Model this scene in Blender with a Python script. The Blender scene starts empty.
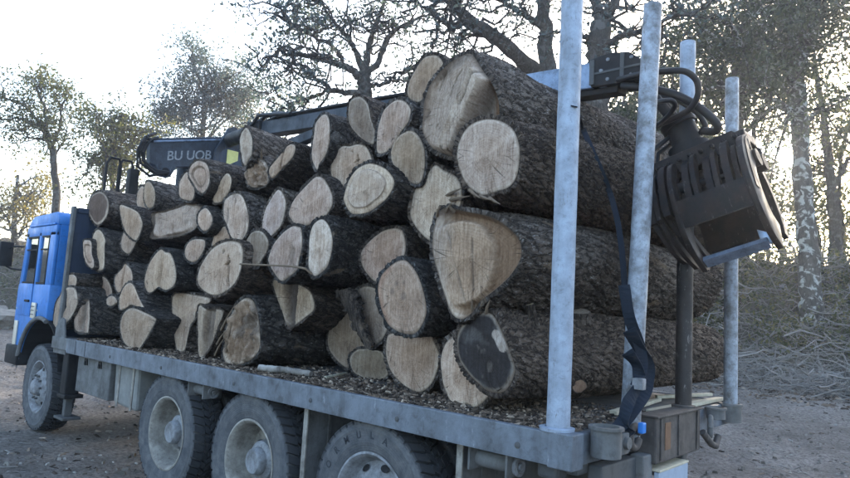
import bpy, bmesh, math, random
import numpy as np
from mathutils import Vector, Matrix, noise as mnoise

R_ = math.radians
scene = bpy.context.scene
COL = scene.collection

# ------------------------------------------------------------------ camera
# World frame = truck frame: +X truck forward, +Y truck's left side, Z up,
# origin on the ground under the middle of the bed's rear edge (metres).
CAM = np.array([-1.583, 4.084, 1.752])
YAW, PITCH, ROLL, FPX = -0.834, 0.109, 0.057, 646.0
F = np.array([math.cos(PITCH)*math.cos(YAW), math.cos(PITCH)*math.sin(YAW), math.sin(PITCH)])
_r = np.cross(F, [0, 0, 1.0]); _r /= np.linalg.norm(_r); _u = np.cross(_r, F)
RT = math.cos(ROLL)*_r + math.sin(ROLL)*_u
UP = -math.sin(ROLL)*_r + math.cos(ROLL)*_u
cam = bpy.data.cameras.new('camera')
cam.sensor_width = 36.0
cam.lens = FPX/850.0*36.0
cam.clip_start = 0.05
cam.clip_end = 3000
camo = bpy.data.objects.new('camera', cam)
COL.objects.link(camo)
M = Matrix(((RT[0], UP[0], -F[0], CAM[0]), (RT[1], UP[1], -F[1], CAM[1]), (RT[2], UP[2], -F[2], CAM[2]), (0, 0, 0, 1)))
camo.matrix_world = M
scene.camera = camo

# ------------------------------------------------------------------ light
SUN = np.array([0.2165, -0.9488, 0.2301])          # towards the sun
SUN_EL = math.asin(SUN[2]); SUN_ROT = math.atan2(SUN[0], SUN[1])
w = bpy.data.worlds.new('World'); scene.world = w
w.use_nodes = True
nt = w.node_tree
for n in list(nt.nodes): nt.nodes.remove(n)
out = nt.nodes.new('ShaderNodeOutputWorld'); bg = nt.nodes.new('ShaderNodeBackground')
sky = nt.nodes.new('ShaderNodeTexSky'); sky.sky_type = 'NISHITA'; sky.sun_disc = False
sky.sun_elevation = SUN_EL; sky.sun_rotation = SUN_ROT
sky.air_density = 1.0; sky.dust_density = 3.0; sky.ozone_density = 1.0; sky.altitude = 300
bg.inputs['Strength'].default_value = 0.15
nt.links.new(sky.outputs[0], bg.inputs['Color'])
# the low sun itself, seen between the trees (same direction as the sun lamp)
tc = nt.nodes.new('ShaderNodeTexCoord'); dp = nt.nodes.new('ShaderNodeVectorMath'); dp.operation = 'DOT_PRODUCT'
nt.links.new(tc.outputs['Generated'], dp.inputs[0]); dp.inputs[1].default_value = tuple(SUN/np.linalg.norm(SUN))
def wmath(op, a, b, clamp=False):
    n = nt.nodes.new('ShaderNodeMath'); n.operation = op; n.use_clamp = clamp
    for i, v in ((0, a), (1, b)):
        if isinstance(v, (int, float)): n.inputs[i].default_value = v
        else: nt.links.new(v, n.inputs[i])
    return n.outputs[0]
dpo = wmath('MAXIMUM', dp.outputs['Value'], 0.0)
glow = wmath('ADD', wmath('MULTIPLY', wmath('POWER', dpo, 6500.0), 14.0), wmath('MULTIPLY', wmath('POWER', dpo, 500.0), .9))
bg2 = nt.nodes.new('ShaderNodeBackground'); bg2.inputs['Color'].default_value = (1.0, .86, .62, 1); nt.links.new(glow, bg2.inputs['Strength'])
ads = nt.nodes.new('ShaderNodeAddShader'); nt.links.new(bg.outputs[0], ads.inputs[0]); nt.links.new(bg2.outputs[0], ads.inputs[1])
nt.links.new(ads.outputs[0], out.inputs['Surface'])
sl = bpy.data.lights.new('sun', 'SUN'); sl.energy = 2.0; sl.angle = R_(0.5); sl.color = (1.0, .90, .76)
so = bpy.data.objects.new('sun', sl); COL.objects.link(so)
so.rotation_euler = Vector(SUN).to_track_quat('Z', 'Y').to_euler()
so.location = (5, -30, 20)
scene.view_settings.view_transform = 'Standard'
scene.view_settings.look = 'None'
scene.view_settings.gamma = 1.0
scene.view_settings.exposure = 2.85
scene.view_settings.use_curve_mapping = False
scene.render.engine = 'CYCLES'
scene.cycles.max_bounces = 6
scene.cycles.transparent_max_bounces = 8

# ------------------------------------------------------------------ helpers
def ray(u, v): return F + RT*(u-425)/FPX - UP*(v-239)/FPX
def onY(u, v, Y): d = ray(u, v); return CAM + d*(Y-CAM[1])/d[1]
def onX(u, v, X): d = ray(u, v); return CAM + d*(X-CAM[0])/d[0]
def onZ(u, v, Z): d = ray(u, v); return CAM + d*(Z-CAM[2])/d[2]
def PD(u, v, D): d = ray(u, v); return CAM + d/math.hypot(d[0], d[1])*D     # at a horizontal distance

def hash2(ix, iy, seed=0):
    h = (ix.astype(np.int64)*374761393 + iy.astype(np.int64)*668265263 + int(seed)*974711) & 0x7fffffff
    h = ((h ^ (h >> 13))*1274126177) & 0x7fffffff
    h = (h ^ (h >> 16)) & 0x7fffffff
    return (h & 0xffff)/65535.0

def vnoise(x, y, seed=0, perx=None):
    ix = np.floor(x); iy = np.floor(y); fx = x-ix; fy = y-iy
    fx = fx*fx*(3-2*fx); fy = fy*fy*(3-2*fy)
    def g(a, b):
        if perx: a = np.mod(a, perx)
        return hash2(a, b, seed)
    return (g(ix, iy)*(1-fx)+g(ix+1, iy)*fx)*(1-fy)+(g(ix, iy+1)*(1-fx)+g(ix+1, iy+1)*fx)*fy

def fbm(x, y, seed=0, oct=4):
    s = 0; a = .5
    for o in range(oct):
        s = s+a*(vnoise(x*2**o, y*2**o, seed+o*17)-.5); a *= .5
    return s

def worley(x, y, seed=0, perx=None):
    """distance-to-edge style value: F2-F1"""
    ix = np.floor(x); iy = np.floor(y)
    f1 = np.full(x.shape, 9.0); f2 = np.full(x.shape, 9.0)
    for dx in (-1, 0, 1):
        for dy in (-1, 0, 1):
            cx = ix+dx; cy = iy+dy
            hx = np.mod(cx, perx) if perx else cx
            px = cx+.15+.7*hash2(hx, cy, seed); py = cy+.15+.7*hash2(hx, cy, seed+7)
            d = np.hypot(px-x, py-y)
            f2 = np.where(d < f1, f1, np.minimum(f2, d)); f1 = np.minimum(f1, d)
    return f2-f1

class MB:
    """collects geometry for ONE mesh object"""
    def __init__(s): s.v = []; s.f = []; s.m = []; s.n = 0
    def add(s, verts, faces, mat=0):
        o = s.n
        s.v.extend([tuple(map(float, p)) for p in verts]); s.n += len(verts)
        s.f.extend([tuple(int(i)+o for i in q) for q in faces]); s.m.extend([mat]*len(faces))
        return s
    def box(s, x0, x1, y0, y1, z0, z1, bev=0.006, mat=0, M=None):
        bm = bmesh.new(); bmesh.ops.create_cube(bm, size=1)
        for v in bm.verts:
            v.co = ((x0+x1)/2+v.co.x*(x1-x0), (y0+y1)/2+v.co.y*(y1-y0), (z0+z1)/2+v.co.z*(z1-z0))
        if bev > 0:
            b = min(bev, .3*min(abs(x1-x0), abs(y1-y0), abs(z1-z0)))
            bmesh.ops.bevel(bm, geom=bm.edges[:], offset=b, segments=2, affect='EDGES', profile=.5)
        if M is not None: bm.transform(M)
        s._bm(bm, mat); return s
    def _bm(s, bm, mat=0):
        bm.verts.index_update()
        s.add([v.co for v in bm.verts], [[v.index for v in f.verts] for f in bm.faces], mat); bm.free()
    def prism(s, poly, axis, d0, d1, bev=0.0, mat=0, M=None):
        """poly: 2D points; axis 'y': (x,z) extruded along y; 'x': (y,z); 'z': (x,y)"""
        def p3(a, b, d): return {'y': (a, d, b), 'x': (d, a, b), 'z': (a, b, d)}[axis]
        bm = bmesh.new()
        lo = [bm.verts.new(p3(a, b, d0)) for a, b in poly]; hi = [bm.verts.new(p3(a, b, d1)) for a, b in poly]
        n = len(poly)
        bm.faces.new(lo); bm.faces.new(hi[::-1])
        for i in range(n): bm.faces.new((lo[(i+1) % n], lo[i], hi[i], hi[(i+1) % n]))
        bmesh.ops.recalc_face_normals(bm, faces=bm.faces[:])
        if bev > 0: bmesh.ops.bevel(bm, geom=bm.edges[:], offset=bev, segments=2, affect='EDGES', profile=.5)
        if M is not None: bm.transform(M)
        s._bm(bm, mat); return s
    def tube(s, pts, radii, sides=8, caps=True, mat=0, squash=None):
        v, f = tube_arrays(np.array(pts, float), np.array(radii, float)*np.ones(len(pts)), sides, caps)
        s.add(v, f, mat); return s
    def lathe(s, prof, seg=48, c=(0, 0, 0), axis='y', mat=0, closed=False):
        prof = np.array(prof, float); n = len(prof); a = np.linspace(0, 2*math.pi, seg, endpoint=False)
        V = []
        for r, h in prof:
            ca, sa = np.cos(a)*r, np.sin(a)*r; hh = np.full(seg, h)
            V.append({'y': np.stack([ca+c[0], hh+c[1], sa+c[2]], 1), 'z': np.stack([ca+c[0], sa+c[1], hh+c[2]], 1),
                      'x': np.stack([hh+c[0], ca+c[1], sa+c[2]], 1)}[axis])
        V = np.concatenate(V); Fc = []
        for i in range(n-1 if not closed else n):
            for j in range(seg):
                k = (j+1) % seg; i2 = (i+1) % n
                Fc.append((i*seg+j, i*seg+k, i2*seg+k, i2*seg+j))
        s.add(V, Fc, mat); return s
    def build(s, name, mats, parent=None, smooth=False, loc=None):
        me = bpy.data.meshes.new(name)
        me.from_pydata(s.v, [], s.f)
        mats = mats if isinstance(mats, (list, tuple)) else [mats]
        for m in mats: me.materials.append(m)
        if len(mats) > 1: me.polygons.foreach_set('material_index', s.m)
        bm = bmesh.new(); bm.from_mesh(me); bmesh.ops.recalc_face_normals(bm, faces=bm.faces[:]); bm.to_mesh(me); bm.free()
        if smooth:
            me.polygons.foreach_set('use_smooth', [True]*len(me.polygons))
            try: me.set_sharp_from_angle(angle=R_(40))
            except Exception: pass
        o = bpy.data.objects.new(name, me); COL.objects.link(o)
        if loc is not None: o.location = loc
        if parent: o.parent = parent
        return o

def tube_arrays(P, r, sides=8, caps=True):
    n = len(P); T = np.gradient(P, axis=0); T /= np.linalg.norm(T, axis=1)[:, None]+1e-9
    ref = np.array([0.0, 0, 1]) if abs(T[:, 2]).mean() < .8 else np.array([1.0, 0, 0])
    A = np.cross(T, ref); A /= np.linalg.norm(A, axis=1)[:, None]+1e-9; B = np.cross(T, A)
    a = np.linspace(0, 2*math.pi, sides, endpoint=False)
    V = P[:, None, :]+r[:, None, None]*(np.cos(a)[None, :, None]*A[:, None, :]+np.sin(a)[None, :, None]*B[:, None, :])
    V = V.reshape(-1, 3)
    i = np.arange(n-1)[:, None]*sides; j = np.arange(sides)[None, :]; k = (j+1) % sides
    Q = np.stack([i+j, i+k, i+sides+k, i+sides+j], -1).reshape(-1, 4).tolist()
    if caps: Q.append(list(range(sides))[::-1]); Q.append(list(range((n-1)*sides, n*sides)))
    return V, Q

def raw_mesh(name, V, Q, mat, parent=None, smooth=False, attrs=None):
    """fast quad mesh from numpy arrays"""
    V = np.asarray(V, np.float32); Q = np.asarray(Q, np.int32)
    me = bpy.data.meshes.new(name); k = Q.shape[1]
    me.vertices.add(len(V)); me.vertices.foreach_set('co', V.ravel())
    me.loops.add(Q.size); me.loops.foreach_set('vertex_index', Q.ravel())
    me.polygons.add(len(Q)); me.polygons.foreach_set('loop_start', np.arange(len(Q), dtype=np.int32)*k)
    me.polygons.foreach_set('use_smooth', np.full(len(Q), smooth))
    for an, (ty, arr) in (attrs or {}).items():
        at = me.attributes.new(an, ty, 'POINT')
        at.data.foreach_set({'FLOAT': 'value', 'FLOAT_VECTOR': 'vector', 'FLOAT_COLOR': 'color'}[ty], np.asarray(arr, np.float32).ravel())
    me.materials.append(mat); me.update(calc_edges=True); me.validate()
    o = bpy.data.objects.new(name, me); COL.objects.link(o)
    if parent: o.parent = parent
    return o

def empty(name, loc=(0, 0, 0)):
    o = bpy.data.objects.new(name, None); o.location = loc; o.empty_display_size = .2
    COL.objects.link(o); return o
def tag(o, label=None, cat=None, group=None, kind=None):
    if label: o['label'] = label
    if cat: o['category'] = cat
    if group: o['group'] = group
    if kind: o['kind'] = kind
    return o
def lab(o, label): o['label'] = label; return o

# ------------------------------------------------------------------ materials
class NT:
    def __init__(s, name):
        s.m = bpy.data.materials.new(name); s.m.use_nodes = True; s.t = s.m.node_tree
        for n in list(s.t.nodes): s.t.nodes.remove(n)
        s.o = s.t.nodes.new('ShaderNodeOutputMaterial')
    def n(s, ty, **kw):
        d = s.t.nodes.new(ty)
        for k, v in kw.items():
            if k in d.inputs: s.set(d.inputs[k], v)
            else: setattr(d, k, v)
        return d
    def set(s, inp, v):
        if hasattr(v, 'bl_idname') or isinstance(v, bpy.types.NodeSocket):
            s.t.links.new(v if isinstance(v, bpy.types.NodeSocket) else v.outputs[0], inp)
        else: inp.default_value = v
    def noise(s, vec, scale, detail=4, rough=.6, dist=0.0):
        d = s.n('ShaderNodeTexNoise'); d.inputs['Scale'].default_value = scale
        d.inputs['Detail'].default_value = detail; d.inputs['Roughness'].default_value = rough; d.inputs['Distortion'].default_value = dist
        if vec is not None: s.set(d.inputs['Vector'], vec)
        return d.outputs['Fac']
    def voro(s, vec, scale, feat='F1', out='Distance', rand=1.0):
        d = s.n('ShaderNodeTexVoronoi'); d.feature = feat; d.inputs['Scale'].default_value = scale; d.inputs['Randomness'].default_value = rand
        if vec is not None: s.set(d.inputs['Vector'], vec)
        return d.outputs[out]
    def ramp(s, fac, stops):
        d = s.n('ShaderNodeValToRGB'); e = d.color_ramp.elements
        while len(e) < len(stops): e.new(.5)
        for el, (p, c) in zip(e, stops):
            el.position = p; el.color = (c, c, c, 1) if not hasattr(c, '__len__') else (*c, 1)
        s.set(d.inputs[0], fac); return d.outputs[0]
    def mix(s, fac, a, b, mode='MIX'):
        d = s.n('ShaderNodeMix'); d.data_type = 'RGBA'; d.blend_type = mode
        s.set(d.inputs[0], fac)
        for i, v in ((6, a), (7, b)):
            if isinstance(v, (tuple, list)): v = (*v[:3], 1)
            s.set(d.inputs[i], v)
        return d.outputs[2]
    def math(s, op, a, b=0.0, clamp=False):
        d = s.n('ShaderNodeMath'); d.operation = op; d.use_clamp = clamp
        s.set(d.inputs[0], a); s.set(d.inputs[1], b); return d.outputs[0]
    def vscale(s, vec, sc):
        d = s.n('ShaderNodeMapping'); d.vector_type = 'POINT'; s.set(d.inputs[0], vec); d.inputs['Scale'].default_value = sc; return d.outputs[0]
    def attr(s, name, out='Vector'):
        d = s.n('ShaderNodeAttribute'); d.attribute_name = name; return d.outputs[out]
    def obj(s): return s.n('ShaderNodeTexCoord').outputs['Object']
    def geo(s): return s.n('ShaderNodeNewGeometry').outputs['Position']
    def bump(s, h, strength=.5, dist=.01, normal=None):
        d = s.n('ShaderNodeBump'); d.inputs['Strength'].default_value = strength; d.inputs['Distance'].default_value = dist
        s.set(d.inputs['Height'], h)
        if normal is not None: s.set(d.inputs['Normal'], normal)
        return d.outputs[0]
    def done(s, color, rough=.7, metal=0.0, normal=None, spec=.4, extra=None):
        b = s.n('ShaderNodeBsdfPrincipled')
        s.set(b.inputs['Base Color'], (*color[:3], 1) if isinstance(color, (tuple, list)) else color)
        s.set(b.inputs['Roughness'], rough); s.set(b.inputs['Metallic'], metal); b.inputs['Specular IOR Level'].default_value = spec
        if normal is not None: s.set(b.inputs['Normal'], normal)
        for k, v in (extra or {}).items(): s.set(b.inputs[k], v)
        s.set(s.o.inputs['Surface'], b.outputs[0]); s.b = b
        return s.m

def mat_bark(name, dark=(.022, .019, .018), light=(.175, .155, .142), lichen=(.34, .33, .325), lich=.4):
    t = NT(name); bk = t.attr('bk')
    wob = t.noise(t.vscale(bk, (14, 8, 1)), 1.0, 5, .65)
    v1 = t.n('ShaderNodeVectorMath'); v1.operation = 'ADD'
    t.set(v1.inputs[0], t.vscale(bk, (27, 8.5, 1)))
    wv = t.n('ShaderNodeCombineXYZ'); t.set(wv.inputs[0], t.math('MULTIPLY', wob, 4.5)); t.set(wv.inputs[1], t.math('MULTIPLY', wob, 3.0)); t.set(v1.inputs[1], wv.outputs[0])
    vo = t.voro(v1.outputs[0], 1.0, 'DISTANCE_TO_EDGE', 'Distance')
    fis = t.ramp(vo, [(0, 0), (.10, .45), (.4, 1)])
    fine = t.noise(t.vscale(bk, (70, 30, 40)), 1.0, 5, .7)
    big = t.noise(t.vscale(bk, (3.5, 2.0, 3)), 1.0, 4, .6)
    c = t.mix(fis, dark, light)
    c = t.mix(t.math('MULTIPLY', t.ramp(fine, [(.35, 0), (.75, 1)]), .55), c, (dark[0]*1.8, dark[1]*1.7, dark[2]*1.6))
    lf = t.math('MULTIPLY', t.ramp(big, [(.5, 0), (.68, 1)]), lich)
    c = t.mix(t.math('MULTIPLY', lf, fis), c, lichen)
    sx = t.n('ShaderNodeSeparateXYZ'); t.set(sx.inputs[0], bk); wn = t.n('ShaderNodeTexWhiteNoise'); wn.noise_dimensions = '1D'; t.set(wn.inputs['W'], sx.outputs[2])
    c = t.mix(t.math('MULTIPLY', wn.outputs['Value'], .8), c, t.mix(1.0, c, (1.35, 1.12, .92), 'MULTIPLY'))
    wn2 = t.n('ShaderNodeTexWhiteNoise'); wn2.noise_dimensions = '1D'; t.set(wn2.inputs['W'], t.math('ADD', sx.outputs[2], 3.3))
    c = t.mix(t.math('MULTIPLY', wn2.outputs['Value'], .55), c, t.mix(1.0, c, (.5, .48, .47), 'MULTIPLY'))
    damp = t.noise(t.vscale(bk, (2.2, 1.1, 5)), 1.0, 4, .6, .5)
    c = t.mix(t.math('MULTIPLY', t.ramp(damp, [(.40, 1), (.62, 0)]), .65), c, t.mix(1.0, c, (.42, .42, .45), 'MULTIPLY'))
    # scraped patches where the bark has been rubbed off
    scp = t.noise(t.vscale(bk, (6, 3.2, 9)), 1.0, 5, .6, .8)
    c = t.mix(t.math('MULTIPLY', t.ramp(scp, [(.64, 0), (.69, 1)]), .7), c, (.20, .145, .10))
    hl_spk = t.noise(t.vscale(bk, (120, 60, 60)), 1.0, 3, .6)
    c = t.mix(t.math('MULTIPLY', t.math('MULTIPLY', t.ramp(hl_spk, [(.56, 0), (.68, 1)]), fis), .75), c, lichen)  # whitish highlights painted on raised bark as specks in the lichen colour
    h = t.math('ADD', fis, t.math('MULTIPLY', fine, 1.1))
    return t.done(c, .9, 0, t.bump(h, 1.0, .016), .25)

def mat_wood():
    t = NT('sawn_wood'); ob = t.obj(); ring = t.attr('ring', 'Fac'); tint = t.attr('tint', 'Color'); rnd = t.attr('rnd', 'Fac')
    n1 = t.noise(ob, 7, 4, .6)
    rr = t.math('ADD', t.math('MULTIPLY', ring, 95), t.math('MULTIPLY', n1, 22))
    rings = t.math('MULTIPLY', t.math('ADD', t.math('SINE', rr), 1), .5)
    rn = t.noise(ob, 26, 3)
    ringf = t.math('MULTIPLY', t.math('MULTIPLY', rings, t.ramp(rn, [(.3, 0.1), (.7, 1)])), .45)
    c = t.mix(ringf, tint, (.62, .50, .38), 'MULTIPLY')
    blot = t.noise(ob, 5.5, 5, .65, .6)
    c = t.mix(t.math('MULTIPLY', t.ramp(blot, [(.40, 0), (.68, 1)]), .75), c, (.55, .49, .45), 'MULTIPLY')
    fib = t.noise(ob, 48, 5, .7, .5)
    c = t.mix(t.math('MULTIPLY', t.ramp(fib, [(.44, 0), (.64, 1)]), .55), c, (.60, .55, .52), 'MULTIPLY')
    # saw marks: slanted fine scratches
    mp = t.n('ShaderNodeMapping'); t.set(mp.inputs[0], ob)
    cr = t.n('ShaderNodeCombineXYZ'); t.set(cr.inputs[1], t.math('MULTIPLY', rnd, 6.28)); t.set(mp.inputs['Rotation'], cr.outputs[0])
    mp.inputs['Scale'].default_value = (70, 4, 4)
    saw = t.noise(mp.outputs[0], 1.0, 6, .75, .3)
    c = t.mix(t.math('MULTIPLY', t.ramp(saw, [(.40, 0), (.62, 1)]), .75), c, (.58, .52, .48), 'MULTIPLY')
    dust = t.noise(ob, 160, 2, .7)
    c = t.mix(t.math('MULTIPLY', t.ramp(dust, [(.55, 0), (.8, 1)]), .35), c, (.3, .25, .2), 'MULTIPLY')
    # rim: darker cambium
    rim = t.ramp(t.math('ADD', ring, t.math('MULTIPLY', t.math('SUBTRACT', n1, .5), .06)), [(.955, 0), (.99, 1)])
    c = t.mix(t.math('MULTIPLY', rim, .75), c, (.10, .07, .05))
    # checks running out from the pith
    ang = t.attr('ang', 'Fac')
    cv = t.n('ShaderNodeCombineXYZ'); t.set(cv.inputs[0], t.math('MULTIPLY', ang, 5.5)); t.set(cv.inputs[1], t.math('MULTIPLY', ring, .9)); t.set(cv.inputs[2], t.math('MULTIPLY', rnd, 30))
    ck = t.voro(cv.outputs[0], 1.0, 'DISTANCE_TO_EDGE')
    ckf = t.math('MULTIPLY', t.ramp(ck, [(0, 1), (.02, 0)]), t.ramp(t.noise(ob, 7, 2), [(.46, 0), (.56, 1)]))
    c = t.mix(t.math('MULTIPLY', ckf, .8), c, (.05, .035, .025))
    h = t.math('ADD', t.math('MULTIPLY', saw, .8), t.math('SUBTRACT', t.math('MULTIPLY', blot, .6), t.math('MULTIPLY', ckf, 2)))
    return t.done(c, .85, 0, t.bump(h, .7, .004), .25)

def mat_metal(name, base, dirt, rough=.55, metal=.0, sc=6, amt=.55, scr=None, edge=None):
    t = NT(name); ob = t.obj()
    a = t.noise(ob, sc, 6, .65); b = t.noise(t.vscale(ob, (1, 1, .25)), sc*5, 4, .7)
    c = t.mix(t.math('MULTIPLY', t.ramp(a, [(.38, 0), (.68, 1)]), amt), base, dirt)
    if scr: c = t.mix(t.math('MULTIPLY', t.ramp(b, [(.62, 0), (.72, 1)]), .8), c, scr)
    c = t.mix(t.math('MULTIPLY', t.ramp(t.noise(ob, sc*22, 3, .7), [(.5, 0), (.75, 1)]), .35), c, dirt)
    if edge:
        pt = t.n('ShaderNodeNewGeometry').outputs['Pointiness']
        c = t.mix(t.math('MULTIPLY', t.ramp(pt, [(.52, 0), (.60, 1)]), t.ramp(b, [(.38, 0), (.55, 1)])), c, edge)
    st_ = t.noise(t.vscale(ob, (14, 14, 1.2)), 1.0, 4, .6)
    c = t.mix(t.math('MULTIPLY', t.ramp(st_, [(.5, 0), (.7, 1)]), .5), c, (.5, .48, .47), 'MULTIPLY')
    c = t.mix(t.math('MULTIPLY', t.ramp(t.noise(ob, sc*3.1, 5, .7, .5), [(.52, 0), (.66, 1)]), amt*.6), c, (.45, .42, .40), 'MULTIPLY')
    return t.done(c, t.ramp(a, [(.3, rough-.1), (.7, min(1, rough+.2))]), metal, t.bump(b, .25, .004), .45)

def mat_flat(name, col, rough=.6, spec=.4, sc=30, amt=.35):
    t = NT(name); ob = t.obj(); a = t.noise(ob, sc, 5, .65)
    c = t.mix(t.math('MULTIPLY', t.ramp(a, [(.35, 0), (.7, 1)]), amt), col, tuple(x*.45 for x in col))
    return t.done(c, rough, 0, t.bump(a, .3, .003), spec)

M_SPL = None
def mat_leaf(name, c1, c2, c3, trans=.35):
    t = NT(name); lv = t.attr('lv', 'Fac')
    c = t.ramp(lv, [(0, c1), (.55, c2), (1, c3)])
    d = t.n('ShaderNodeBsdfPrincipled'); t.set(d.inputs['Base Color'], c); d.inputs['Roughness'].default_value = .5; d.inputs['Specular IOR Level'].default_value = .45
    tr = t.n('ShaderNodeBsdfTranslucent'); t.set(tr.inputs['Color'], t.mix(1.0, c, (1.5, 1.6, .8), 'MULTIPLY'))
    mx = t.n('ShaderNodeMixShader'); mx.inputs[0].default_value = trans
    t.set(mx.inputs[1], d.outputs[0]); t.set(mx.inputs[2], tr.outputs[0]); t.set(t.o.inputs['Surface'], mx.outputs[0])
    return t.m

def mat_treebark(name, c1, c2, c3, sc=6):
    t = NT(name); p = t.geo()
    a = t.noise(p, sc, 5, .65); b = t.noise(t.vscale(p, (1, 1, .35)), sc*5, 4, .7); l = t.noise(p, sc*.9, 3, .5, 1.0)
    c = t.mix(t.ramp(b, [(.35, 0), (.65, 1)]), c1, c2)
    c = t.mix(t.ramp(t.math('ADD', t.math('MULTIPLY', l, .7), t.math('MULTIPLY', a, .3)), [(.52, 0), (.58, 1)]), c, c3)
    return t.done(c, .95, 0, t.bump(b, .8, .03), .15)

def mat_ground():
    t = NT('dirt'); p = t.geo()
    big = t.noise(p, .35, 5, .6); mid = t.noise(p, 2.2, 6, .65, .4); fine = t.noise(p, 22, 6, .7); gr = t.noise(p, 110, 4, .7)
    c = t.mix(t.ramp(mid, [(.35, 0), (.7, 1)]), (.155, .137, .125), (.31, .28, .258))
    c = t.mix(t.math('MULTIPLY', t.ramp(big, [(.42, 0), (.66, 1)]), .6), c, (.42, .385, .36))
    c = t.mix(t.math('MULTIPLY', t.ramp(fine, [(.42, 0), (.62, 1)]), .75), c, (.075, .064, .057))
    st = t.voro(p, 38, 'F1', 'Distance'); c = t.mix(t.math('MULTIPLY', t.ramp(st, [(.12, 1), (.22, 0)]), .55), c, (.27, .25, .235))
    bank = t.attr('bank', 'Fac')
    lit = t.mix(t.ramp(fine, [(.35, 0), (.65, 1)]), (.05, .044, .038), (.15, .132, .115))
    lit = t.mix(t.math('MULTIPLY', t.ramp(mid, [(.5, 0), (.64, 1)]), .6), lit, (.075, .082, .045))
    c = t.mix(bank, c, lit)
    h = t.math('ADD', t.math('MULTIPLY', mid, 1.2), t.math('ADD', t.math('MULTIPLY', fine, .6), t.math('MULTIPLY', gr, .3)))
    return t.done(c, .95, 0, t.bump(h, 1.0, .09), .15)

M_BARK = mat_bark('log_bark')
M_BARK2 = mat_bark('log_bark_dark', (.013, .012, .012), (.115, .106, .102), (.25, .25, .25), .3)
M_BARKB = mat_bark('log_bark_brown', (.020, .016, .015), (.170, .142, .122), (.28, .26, .245), .3)
M_WOOD = mat_wood()
M_RAIL = mat_metal('rail_steel', (.145, .165, .20), (.075, .078, .085), .6, .12, 4.5, .9, (.28, .31, .36))
M_GALV = mat_metal('stake_galvanised', (.30, .355, .45), (.18, .20, .235), .55, .15, 9, .75, (.12, .11, .105))
M_STK2 = mat_metal('stake_worn', (.33, .37, .44), (.11, .105, .105), .55, .15, 12, .95, (.06, .05, .045))
M_STK3 = mat_metal('stake_dark_mottled', (.026, .021, .021), (.010, .009, .009), .6, .05, 8, .5, (.30, .28, .275))  # dark mottled lower part of the stake, with pale flecks
M_BED = mat_metal('bed_steel', (.10, .105, .115), (.055, .05, .045), .75, .1, 5, .7)
M_CHAS = mat_metal('chassis_paint', (.055, .058, .065), (.10, .095, .09), .75, .05, 5, .7)
M_GREYP = mat_metal('grey_paint', (.135, .138, .145), (.07, .066, .062), .75, .03, 5, .85)
M_BLUE = mat_metal('blue_paint', (.022, .165, .52), (.05, .15, .36), .42, .0, 4, .6)
M_NAVY = mat_metal('headboard_paint', (.018, .032, .070), (.032, .040, .058), .55, .1, 4, .7)
M_CRANE = mat_metal('crane_paint', (.036, .046, .066), (.022, .025, .032), .55, .05, 5, .8, (.11, .13, .17))
M_BOOM = mat_metal('boom_worn_paint', (.20, .27, .40), (.05, .06, .08), .5, .15, 6, .9, (.38, .46, .60))
M_BLACK = mat_metal('black_paint', (.009, .009, .011), (.028, .027, .029), .6, .0, 8, .7)
M_GRAP = mat_metal('grapple_steel', (.009, .008, .010), (.032, .022, .018), .5, .0, 9, .9, (.13, .115, .11))
M_BLADE = mat_metal('skylit_steel', (.26, .33, .46), (.09, .10, .13), .4, .6, 9, .7)  # blue skylight on the claw blade put into its base colour
M_RUST = mat_metal('rusty_steel', (.085, .074, .070), (.040, .035, .034), .8, .1, 9, .85, (.15, .13, .12))
def mat_tyre():
    t = NT('tyre_rubber'); ob = t.obj(); sp = t.n('ShaderNodeSeparateXYZ'); t.set(sp.inputs[0], ob)
    rr = t.math('SQRT', t.math('ADD', t.math('MULTIPLY', sp.outputs[0], sp.outputs[0]), t.math('MULTIPLY', sp.outputs[2], sp.outputs[2])))
    a = t.noise(ob, 9, 6, .7, .4); b = t.noise(ob, 60, 4, .7)
    c = t.mix(t.ramp(a, [(.35, 0), (.65, 1)]), (.052, .055, .064), (.115, .115, .120))
    c = t.mix(t.ramp(rr, [(.498, 0), (.508, 1)]), c, (.036, .037, .042)); c = t.mix(t.math('MULTIPLY', t.ramp(b, [(.5, 0), (.7, 1)]), .4), c, (.05, .05, .055))
    rings = t.math('SINE', t.math('MULTIPLY', rr, 420))
    return t.done(c, .88, 0, t.bump(t.math('ADD', t.math('MULTIPLY', rings, .25), a), .4, .004), .25)
M_TYRE = mat_tyre()
M_RIM = mat_metal('dusty_rim', (.28, .265, .24), (.12, .105, .095), .75, .05, 9, .9)
M_HUB = mat_metal('hub_paint', (.24, .25, .275), (.09, .085, .085), .7, .05, 11, .9)
M_HOSE = mat_flat('hose_rubber', (.013, .013, .016), .5, .5, 20, .4)
M_STRAP = mat_flat('strap_webbing', (.018, .024, .036), .8, .2, 90, .4)
M_YEL = mat_flat('sticker_yellow', (.55, .55, .22), .6, .3, 30, .3)
M_WHITE = mat_flat('white_lettering', (.30, .32, .35), .7, .2, 60, .8)
M_BOARD = mat_flat('pale_board', (.46, .42, .33), .8, .2, 25, .5)
M_PLATE = mat_flat('pale_blue_plate', (.30, .36, .46), .5, .4, 18, .3)
M_LAMPW = mat_flat('marker_lens', (.55, .5, .42), .3, .5, 30, .2)
M_FLAP = mat_flat('flap_canvas', (.21, .21, .205), .8, .2, 8, .6)
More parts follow.
